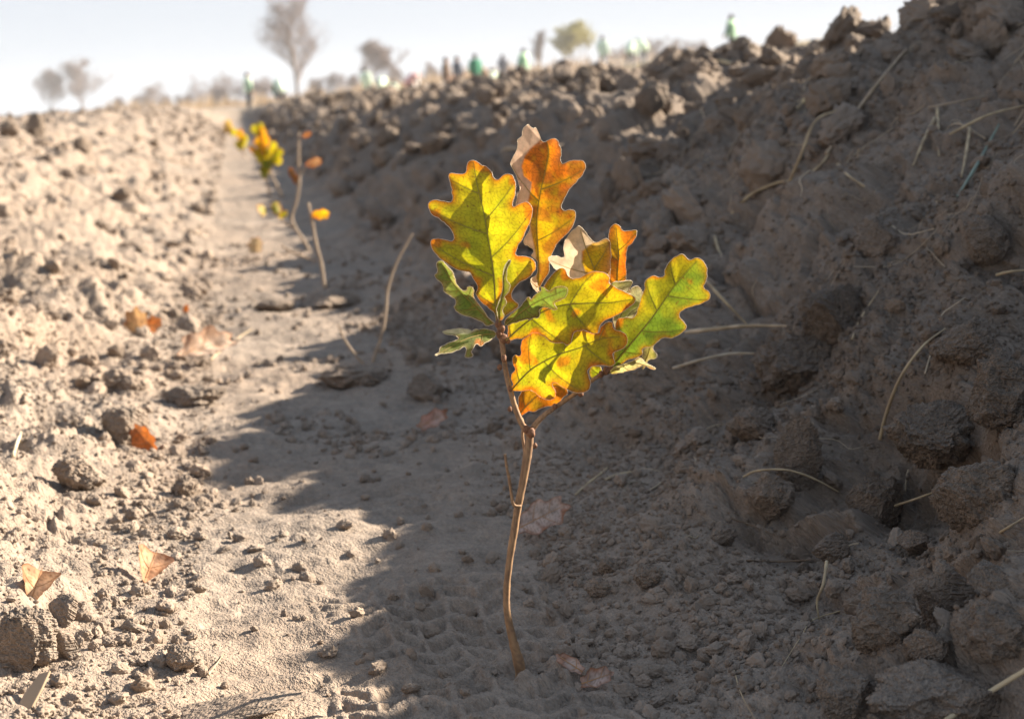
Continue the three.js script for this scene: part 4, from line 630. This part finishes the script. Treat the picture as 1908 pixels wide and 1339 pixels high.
// ------------------------------------------------------------------ people planting far off
function nets(f, lo, hi, cell) {                     // surface nets: the skin where f changes sign
  const n = [0, 1, 2].map((i) => Math.ceil((hi[i] - lo[i]) / cell) + 1), v = new Float32Array(n[0] * n[1] * n[2]), I = (x, y, z) => (z * n[1] + y) * n[0] + x, id = new Int32Array(v.length).fill(-1), pos = [], idx = [];
  for (let z = 0; z < n[2]; z++) for (let y = 0; y < n[1]; y++) for (let x = 0; x < n[0]; x++) v[I(x, y, z)] = f(lo[0] + x * cell, lo[1] + y * cell, lo[2] + z * cell);
  for (let z = 0; z < n[2] - 1; z++) for (let y = 0; y < n[1] - 1; y++) for (let x = 0; x < n[0] - 1; x++) {
    let c = 0, sx = 0, sy = 0, sz = 0;
    for (const [a, b] of EDGES) { const p = v[I(x + (a & 1), y + (a >> 1 & 1), z + (a >> 2))], q = v[I(x + (b & 1), y + (b >> 1 & 1), z + (b >> 2))]; if ((p < 0) !== (q < 0)) { const t = p / (p - q); sx += mix(a & 1, b & 1, t); sy += mix(a >> 1 & 1, b >> 1 & 1, t); sz += mix(a >> 2, b >> 2, t); c++; } }
    if (c) { id[I(x, y, z)] = pos.length / 3; pos.push(lo[0] + (x + sx / c) * cell, lo[1] + (y + sy / c) * cell, lo[2] + (z + sz / c) * cell); }
  }
  const quad = (a, b, c, d, flip) => { if (a < 0 || b < 0 || c < 0 || d < 0) return; flip ? idx.push(a, c, b, a, d, c) : idx.push(a, b, c, a, c, d); };
  for (let z = 1; z < n[2] - 1; z++) for (let y = 1; y < n[1] - 1; y++) for (let x = 1; x < n[0] - 1; x++) {
    const s = v[I(x, y, z)] < 0;
    if (s !== v[I(x + 1, y, z)] < 0) quad(id[I(x, y - 1, z - 1)], id[I(x, y, z - 1)], id[I(x, y, z)], id[I(x, y - 1, z)], !s);
    if (s !== v[I(x, y + 1, z)] < 0) quad(id[I(x - 1, y, z - 1)], id[I(x - 1, y, z)], id[I(x, y, z)], id[I(x, y, z - 1)], !s);
    if (s !== v[I(x, y, z + 1)] < 0) quad(id[I(x - 1, y - 1, z)], id[I(x, y - 1, z)], id[I(x, y, z)], id[I(x - 1, y, z)], !s);
  }
  const g = new THREE.BufferGeometry(); g.setAttribute('position', new THREE.Float32BufferAttribute(pos, 3)); g.setIndex(idx); g.computeVertexNormals(); return g;
}
const EDGES = []; for (let a = 0; a < 8; a++) for (const b of [1, 2, 4]) if (!(a & b)) EDGES.push([a, a | b]);
const POSE = {
  stand: { pelvis: [0, 0.93, 0], chest: [0, 1.3, 0.02], neck: [0, 1.48, 0.02], head: [0, 1.62, 0.04], sh: 0.19, el: [[-0.25, 1.13, 0.02], [0.25, 1.13, 0.05]], ha: [[-0.27, 0.88, 0.1], [0.2, 0.95, 0.22]], kn: [[-0.11, 0.5, 0.04], [0.12, 0.5, 0.05]], an: [[-0.12, 0.08, -0.02], [0.15, 0.08, 0.02]] },
  bend: { pelvis: [0, 0.85, -0.12], chest: [0, 1.08, 0.18], neck: [0, 1.16, 0.35], head: [0, 1.17, 0.48], sh: 0.19, el: [[-0.24, 0.82, 0.32], [0.24, 0.8, 0.3]], ha: [[-0.15, 0.58, 0.4], [0.16, 0.55, 0.42]], kn: [[-0.13, 0.48, 0.06], [0.14, 0.48, 0.02]], an: [[-0.14, 0.08, -0.04], [0.18, 0.08, -0.1]] },
  crouch: { pelvis: [0, 0.36, -0.12], chest: [0, 0.7, 0.06], neck: [0, 0.86, 0.14], head: [0, 0.98, 0.2], sh: 0.19, el: [[-0.26, 0.5, 0.22], [0.26, 0.5, 0.22]], ha: [[-0.14, 0.3, 0.4], [0.14, 0.28, 0.42]], kn: [[-0.17, 0.48, 0.26], [0.17, 0.46, 0.26]], an: [[-0.14, 0.08, 0.04], [0.16, 0.08, 0.02]] },
};
function figure(p) {
  const B = [], bone = (a, b, ra, rb, kind) => B.push({ a: V(a), b: V(b), ra, rb, kind }), P = V(p.pelvis), C = V(p.chest), N = V(p.neck), Hd = V(p.head), k = (x) => [x.x, x.y, x.z];
  const kinds = { leg: 0, skin: 1, torso: 2, shoe: 3, arm: 2 };
  bone(p.pelvis, p.chest, 0.155, 0.165, 'torso'); bone(p.chest, p.neck, 0.14, 0.07, 'torso'); bone(p.neck, p.head, 0.055, 0.06, 'skin'); bone(k(Hd.clone().add(V([0, 0.03, -0.02]))), k(Hd.clone().add(V([0, -0.04, 0.03]))), 0.1, 0.075, 'skin'); bone(k(Hd.clone().add(V([0, -0.01, 0.1]))), k(Hd.clone().add(V([0, -0.03, 0.115]))), 0.016, 0.02, 'skin');
  [-1, 1].forEach((s, i) => {
    const sh = C.clone().lerp(N, 0.55).add(V([s * p.sh, 0, 0])); bone(k(C.clone().lerp(N, 0.5)), k(sh), 0.09, 0.075, 'torso'); bone(k(sh), p.el[i], 0.07, 0.055, 'arm'); bone(p.el[i], p.ha[i], 0.052, 0.04, 'arm');
    const h = V(p.ha[i]), dir = h.clone().sub(V(p.el[i])).normalize(); bone(p.ha[i], k(h.clone().addScaledVector(dir, 0.08)), 0.038, 0.034, 'skin');
    for (let q = -1.5; q <= 1.5; q++) bone(k(h.clone().addScaledVector(dir, 0.08).add(V([q * 0.02, 0, 0]))), k(h.clone().addScaledVector(dir, 0.165 - 0.01 * Math.abs(q)).add(V([q * 0.022, 0, 0.02]))), 0.011, 0.009, 'skin');
    bone(k(h.clone().addScaledVector(dir, 0.03)), k(h.clone().addScaledVector(dir, 0.1).add(V([-s * 0.06, 0, 0.02]))), 0.013, 0.01, 'skin');
    const hip = P.clone().add(V([s * 0.09, -0.03, 0])); bone(k(hip), p.kn[i], 0.105, 0.075, 'leg'); bone(p.kn[i], p.an[i], 0.07, 0.055, 'leg'); const a = V(p.an[i]); bone(k(a.clone().add(V([0, -0.035, -0.04]))), k(a.clone().add(V([s * 0.03, -0.045, 0.17]))), 0.05, 0.042, 'shoe');
  });
  const q = new THREE.Vector3(), d = new THREE.Vector3(), ax = new THREE.Vector3();
  const one = (b, x, y, z) => { ax.subVectors(b.b, b.a); q.set(x, y, z).sub(b.a); const t = clamp(q.dot(ax) / Math.max(1e-9, ax.lengthSq())); return d.copy(q).addScaledVector(ax, -t).length() - mix(b.ra, b.rb, t); };
  const field = (list, grow = 0) => (x, y, z) => { let s = 0; for (const b of list) s += Math.exp(-(one(b, x, y, z) - grow) / 0.022); return -0.022 * Math.log(s + 1e-12); };
  const lo = [-0.5, -0.04, -0.5], hi = [0.5, 1.86, 0.75], body = nets(field(B), lo, hi, 0.036);
  const kindAt = (x, y, z) => { let m = 1e9, k2 = ''; for (const b of B) { const e = one(b, x, y, z); if (e < m) { m = e; k2 = b.kind; } } return kinds[k2]; };
  const tops = B.filter((b) => b.kind === 'torso' || b.kind === 'arm'), jacket = nets(field(tops, 0.022), lo, hi, 0.045);
  const vf = field(B.filter((b) => b.kind === 'torso'), 0.045), vest = nets(vf, lo, hi, 0.05);
  const hair = nets((x, y, z) => Math.max(Math.hypot(x - Hd.x, y - Hd.y - 0.035, z - Hd.z + 0.02) - 0.118, -(y - Hd.y + 0.02) - (z < Hd.z ? 0.07 : 0) - 0.4 * (Hd.z + 0.03 - z)), lo, hi, 0.035);
  return { body, kindAt, jacket, vest, hair };
}
const figs = Object.fromEntries(Object.entries(POSE).map(([k, p]) => [k, figure(p)]));
const bodyMat = new THREE.MeshStandardMaterial({ name: 'skin_and_trousers', vertexColors: true, roughness: 0.8 }), bodies = {};
function bodyOf(pose, trousers) { const id = pose + trousers; if (!bodies[id]) { const f = figs[pose], g = f.body.clone(); const c = [trousers, [0.45, 0.26, 0.18], [0.1, 0.1, 0.1], [0.03, 0.03, 0.03]]; bodies[id] = paint(g, (x, y, z, o) => { const k = c[f.kindAt(x, y, z)]; o[0] = k[0]; o[1] = k[1]; o[2] = k[2]; }); } return bodies[id]; }
const cloth = {}; const clothOf = (c) => cloth[c] ??= simple('cloth', ...c, 0.9);
const VEST = [0.70, 0.84, 0.66], DGREEN = [0.04, 0.16, 0.09], NAVY = [0.02, 0.025, 0.045], BROWN = [0.13, 0.08, 0.05], KHAKI = [0.34, 0.22, 0.13], WHITE = [0.75, 0.72, 0.7], DARK = [0.03, 0.03, 0.035], GREY = [0.22, 0.22, 0.24], PINKC = [0.7, 0.4, 0.38];
function onGround(px, dist) { const d = ray(px, 180), l = Math.hypot(d.x, d.z), x = eye.x + d.x / l * dist, z = eye.z + d.z / l * dist; return new THREE.Vector3(x, heightAt(x, z), z); }
function person(label, px, dist, pose, turn, jacket, vest, trousers, hair = [0.06, 0.04, 0.03]) {
  const p = onGround(px, dist * 0.76), S = base('person', p); S.position.y -= 0.01; S.rotation.y = turn * R; tag(S, label, 'person', 'people planting in the far field');
  const f = figs[pose]; part(S, 'body', bodyOf(pose, trousers), bodyMat); part(S, 'jacket', f.jacket, clothOf(jacket)); if (vest) part(S, 'vest', f.vest, clothOf(vest)); part(S, 'hair', f.hair, clothOf(hair)); return S;
}
person('standing person in dark jacket and pale green vest at far left', 462, 92, 'stand', 120, DGREEN, VEST, DARK);
person('stooping person in a broad pale green vest left of the bare tree', 523, 88, 'bend', 200, DGREEN, VEST, DARK);
person('standing person in pale green vest and light trousers', 683, 96, 'stand', 160, VEST, VEST, [0.5, 0.5, 0.55]);
person('standing person in pale green vest next to the one in light trousers', 711, 100, 'bend', 170, VEST, VEST, GREY);
person('crouching person in pale green at the feet of two standing ones', 731, 94, 'crouch', 150, VEST, VEST, GREY);
person('stooping person in white and pink top and dark trousers', 765, 92, 'bend', 120, WHITE, PINKC, NAVY, [0.7, 0.45, 0.4]);
person('tall standing person in brown clothes, leftmost of the dark group', 833, 84, 'stand', 90, BROWN, null, BROWN);
person('dark clothed person in navy standing in the dark group', 854, 88, 'stand', 60, NAVY, null, DARK);
person('standing person in dark green jacket in the middle group', 889, 86, 'stand', 200, [0.05, 0.25, 0.14], null, DARK);
person('person in khaki coat right of the dark green jacket', 904, 92, 'bend', 240, KHAKI, null, KHAKI);
person('crouching person in pale green right of the khaki coat', 919, 96, 'crouch', 180, VEST, VEST, GREY);
person('hazy standing person in grey beyond the middle group', 940, 112, 'stand', 180, GREY, null, GREY);
person('standing person in green jacket with a bright vest left of the yellow tree', 980, 88, 'stand', 220, [0.06, 0.3, 0.17], [0.5, 0.75, 0.48], DARK);
person('person in pale vest standing right of the yellow tree', 1126, 92, 'stand', 150, VEST, VEST, WHITE);
person('person in pale vest bending behind the crest, left of a pair', 1178, 92, 'bend', 150, VEST, VEST, GREY);
person('person in pale vest bending behind the crest, right of a pair', 1202, 94, 'bend', 210, VEST, VEST, GREY);
person('lone person in dark green with a pale vest on the right skyline', 1367, 80, 'stand', 230, DGREEN, [0.5, 0.75, 0.48], DARK);

// ------------------------------------------------------------------ trees and bushes on the horizon
mat.twig = simple('winter_twigs', 0.22, 0.155, 0.12, 0.9); mat.trunk = simple('trunk_bark', 0.16, 0.125, 0.10, 0.9);
mat.gold = new THREE.MeshPhysicalMaterial({ name: 'autumn_leaves', color: new THREE.Color().setRGB(0.34, 0.30, 0.08), roughness: 0.95, transmission: 0.35, thickness: 0, side: THREE.DoubleSide });
function bareTree(name, label, px, dist, height, spread, seed, o = {}) {
  const p = onGround(px, dist), S = base(name, p); S.position.y -= 0.2; tag(S, label, o.cat ?? 'tree', o.group ?? 'trees on the horizon');
  const r = rng(seed), limbs = [], tips = [], trunk = [];
  const D = o.depth ?? 4, stems = o.stems ?? 1;
  const grow = (a, dir, len, rad, depth) => {                       // a bending branch with side branches along it
    const pts = [a.clone()], d = dir.clone(), n = depth ? 3 : 5;
    for (let i = 0; i < n; i++) { d.add(new THREE.Vector3((r() - 0.5) * 0.4, 0.12 * depth * r(), (r() - 0.5) * 0.4).multiplyScalar(depth ? 1 : 0.3)).normalize(); pts.push(pts[i].clone().addScaledVector(d, len / n)); }
    (depth === 0 ? trunk : limbs).push(tube(pts, [rad, rad * 0.72, rad * 0.3], n * 2, depth < 2 ? 6 : 3));
    if (depth >= D) { tips.push(pts[n], pts[n - 1]); return; }
    const c = new THREE.CatmullRomCurve3(pts), m = depth === 0 ? (o.limbs ?? 15) : 5;
    for (let i = 0; i < m; i++) {
      const t = depth === 0 ? mix(o.clear ?? 0.25, 1, (i + r()) / m) : mix(0.25, 1, (i + r()) / m), an = r() * 6.28, out = 0.55 + 0.5 * r(), side = new THREE.Vector3(Math.cos(an), 0, Math.sin(an)), nd = c.getTangentAt(t).multiplyScalar(0.75).addScaledVector(side, out * spread).add(new THREE.Vector3(0, 0.25, 0)).normalize();
      grow(c.getPointAt(t), nd, depth === 0 ? height * (o.reach ?? 0.42) * (1.1 - 0.65 * t) * (0.8 + 0.4 * r()) : len * (0.42 + 0.25 * r()), rad * (depth === 0 ? 0.42 * (1.2 - 0.6 * t) : 0.5), depth + 1);
    }
  };
  for (let i = 0; i < stems; i++) { const an = r() * 6.28, lean = stems > 1 ? 0.6 * r() : 0.02; grow(new THREE.Vector3(stems > 1 ? (r() - 0.5) * height * 0.7 : 0, 0, stems > 1 ? (r() - 0.5) * height * 0.7 : 0), new THREE.Vector3(Math.cos(an) * lean, 1, Math.sin(an) * lean).normalize(), height * 0.92 * (stems > 1 ? 0.6 + 0.4 * r() : 1), height * (o.thick ?? 0.022), 0); }
  if (stems > 1) for (let i = 0; i < 70; i++) { const an = r() * 6.28, q = Math.sqrt(r()) * 0.6 * height; tips.push(new THREE.Vector3(Math.cos(an) * q, r() * 0.62 * height * (1 - 0.5 * q / height), Math.sin(an) * q)); }
  part(S, 'trunk', mergeGeometries(trunk), mat.trunk);
  const crown = part(S, 'crown', mergeGeometries(limbs), mat.twig); crown.userData.label = 'bare crown of branches and twigs';
  const pos = []; const q = new THREE.Vector3();
  for (const t of tips) for (let i = 0; i < (o.leaves ?? 3); i++) {
    const L = o.leaf ?? 0.5; q.set(r() - 0.5, r() - 0.3, r() - 0.5).multiplyScalar(height * 0.09);
    const a = t.clone().add(q.multiplyScalar(o.leafy ? 1 : 0.2)), d = new THREE.Vector3(r() - 0.5, r() - 0.3, r() - 0.5).multiplyScalar(L * 2), e = new THREE.Vector3(r() - 0.5, r() - 0.5, r() - 0.5).multiplyScalar(o.leafy ? L : L * 0.1);
    pos.push(a.x, a.y, a.z, a.x + d.x + e.x, a.y + d.y + e.y, a.z + d.z + e.z, a.x + d.x - e.x, a.y + d.y - e.y, a.z + d.z - e.z);
  }
  const g = new THREE.BufferGeometry(); g.setAttribute('position', new THREE.Float32BufferAttribute(pos, 3)); g.computeVertexNormals(); part(S, o.leafy ? 'foliage' : 'twigs', g, o.leafy ? mat.gold : mat.twig); return S;
}
bareTree('bare_tree', 'tall bare tree rising above the left horizon', 556, 215, 13.2, 1.5, 4, { depth: 3, leaves: 5, leaf: 0.7, thick: 0.024, limbs: 20, clear: 0.2, reach: 0.5 });
bareTree('bare_tree', 'round bare tree on the horizon right of the tall one', 702, 250, 6.4, 1.6, 5, { depth: 3, leaves: 13, leaf: 0.6, reach: 0.6, clear: 0.1 });
bareTree('bare_tree', 'hazy bare tree left of the pair at the far left horizon', 92, 420, 9.5, 1.6, 6, { depth: 3, leaves: 15, leaf: 0.75, reach: 0.6, clear: 0.1 });
bareTree('bare_tree', 'hazy bare tree right of the pair at the far left horizon', 150, 420, 12, 1.6, 7, { depth: 3, leaves: 15, leaf: 0.75, reach: 0.55, clear: 0.1 });
bareTree('bare_tree', 'slim pinkish bare tree left of the yellow tree', 1010, 300, 8, 0.6, 8, { depth: 3, leaves: 14, leaf: 0.5, reach: 0.28 });
bareTree('autumn_tree', 'rounded yellow green tree behind the crest', 1068, 230, 6.2, 1.3, 9, { depth: 3, leafy: true, leaves: 12, leaf: 0.26, reach: 0.6, clear: 0.08 });
const hedge = [[222, 340, 3], [262, 340, 3.6], [302, 340, 2.6], [282, 330, 6.2], [342, 300, 2.6], [374, 300, 5.4], [406, 280, 3.4], [438, 280, 6], [470, 280, 4.2], [502, 280, 5.2], [594, 280, 3.4], [630, 280, 4], [662, 300, 3], [740, 300, 4], [800, 300, 4], [1160, 300, 5], [1215, 300, 6], [1262, 300, 6], [1300, 300, 5]];
const places = ['leftmost bush of the brown hedge on the left horizon', 'second bush from the left in the brown hedge', 'third low bush from the left in the brown hedge', 'taller dark bush standing up from the left hedge', 'bush in the gap between hedge and tall bare tree', 'tallish bush left of the standing person', 'low bush just left of the standing person', 'bush directly behind the standing person at left', 'bush between the standing and the stooping person', 'bush behind the stooping person at left', 'bush right of the tall bare tree trunk', 'second bush right of the tall bare tree', 'low bush left of the round bare tree', 'low bush right of the round bare tree', 'low bush behind the dark group of people', 'grey bush just right of the yellow tree', 'grey bush between yellow tree and lone person', 'larger grey bush left of the lone person', 'last grey bush before the lone person'];
hedge.forEach(([px, d, h], i) => bareTree('bare_bush', places[i], px, d, h, 1.5, 40 + i, { cat: 'bush', group: 'bushes on the horizon', depth: 2, stems: 4, limbs: 7, thick: 0.010, leaves: 8, leaf: 0.6, reach: 0.45, clear: 0.05 }));

{ // a low band of dry grass and scrub along the far edge of the field
  const r = rng(99), pos = [];
  for (let i = 0; i < 9000; i++) {
    const px = 180 + 1150 * r(), d = 150 + 170 * r(), p = onGround(px, d), h = (0.3 + 1.5 * r() ** 2) * (0.6 + 0.8 * clamp(0.5 + n2(px * 0.03, 4))), a = r() * 6.28, w = 0.05 + 0.1 * r(), lx = (r() - 0.5) * 0.8, lz = (r() - 0.5) * 0.8;
    pos.push(p.x - Math.cos(a) * w, p.y - 0.1, p.z - Math.sin(a) * w, p.x + Math.cos(a) * w, p.y - 0.1, p.z + Math.sin(a) * w, p.x + lx, p.y + h, p.z + lz);
  }
  const g = new THREE.BufferGeometry(); g.setAttribute('position', new THREE.Float32BufferAttribute(pos, 3)); g.computeVertexNormals();
  const m = new THREE.Mesh(g, new THREE.MeshPhysicalMaterial({ name: 'dry_grass', color: new THREE.Color().setRGB(0.36, 0.25, 0.14), roughness: 0.95, transmission: 0.3, thickness: 0, side: THREE.DoubleSide })); top(m, 'dry_grass'); tag(m, 'low hazy band of dry grass and scrub along the far field edge', 'dry grass', null, 'stuff');
}

renderer.render(scene, camera);
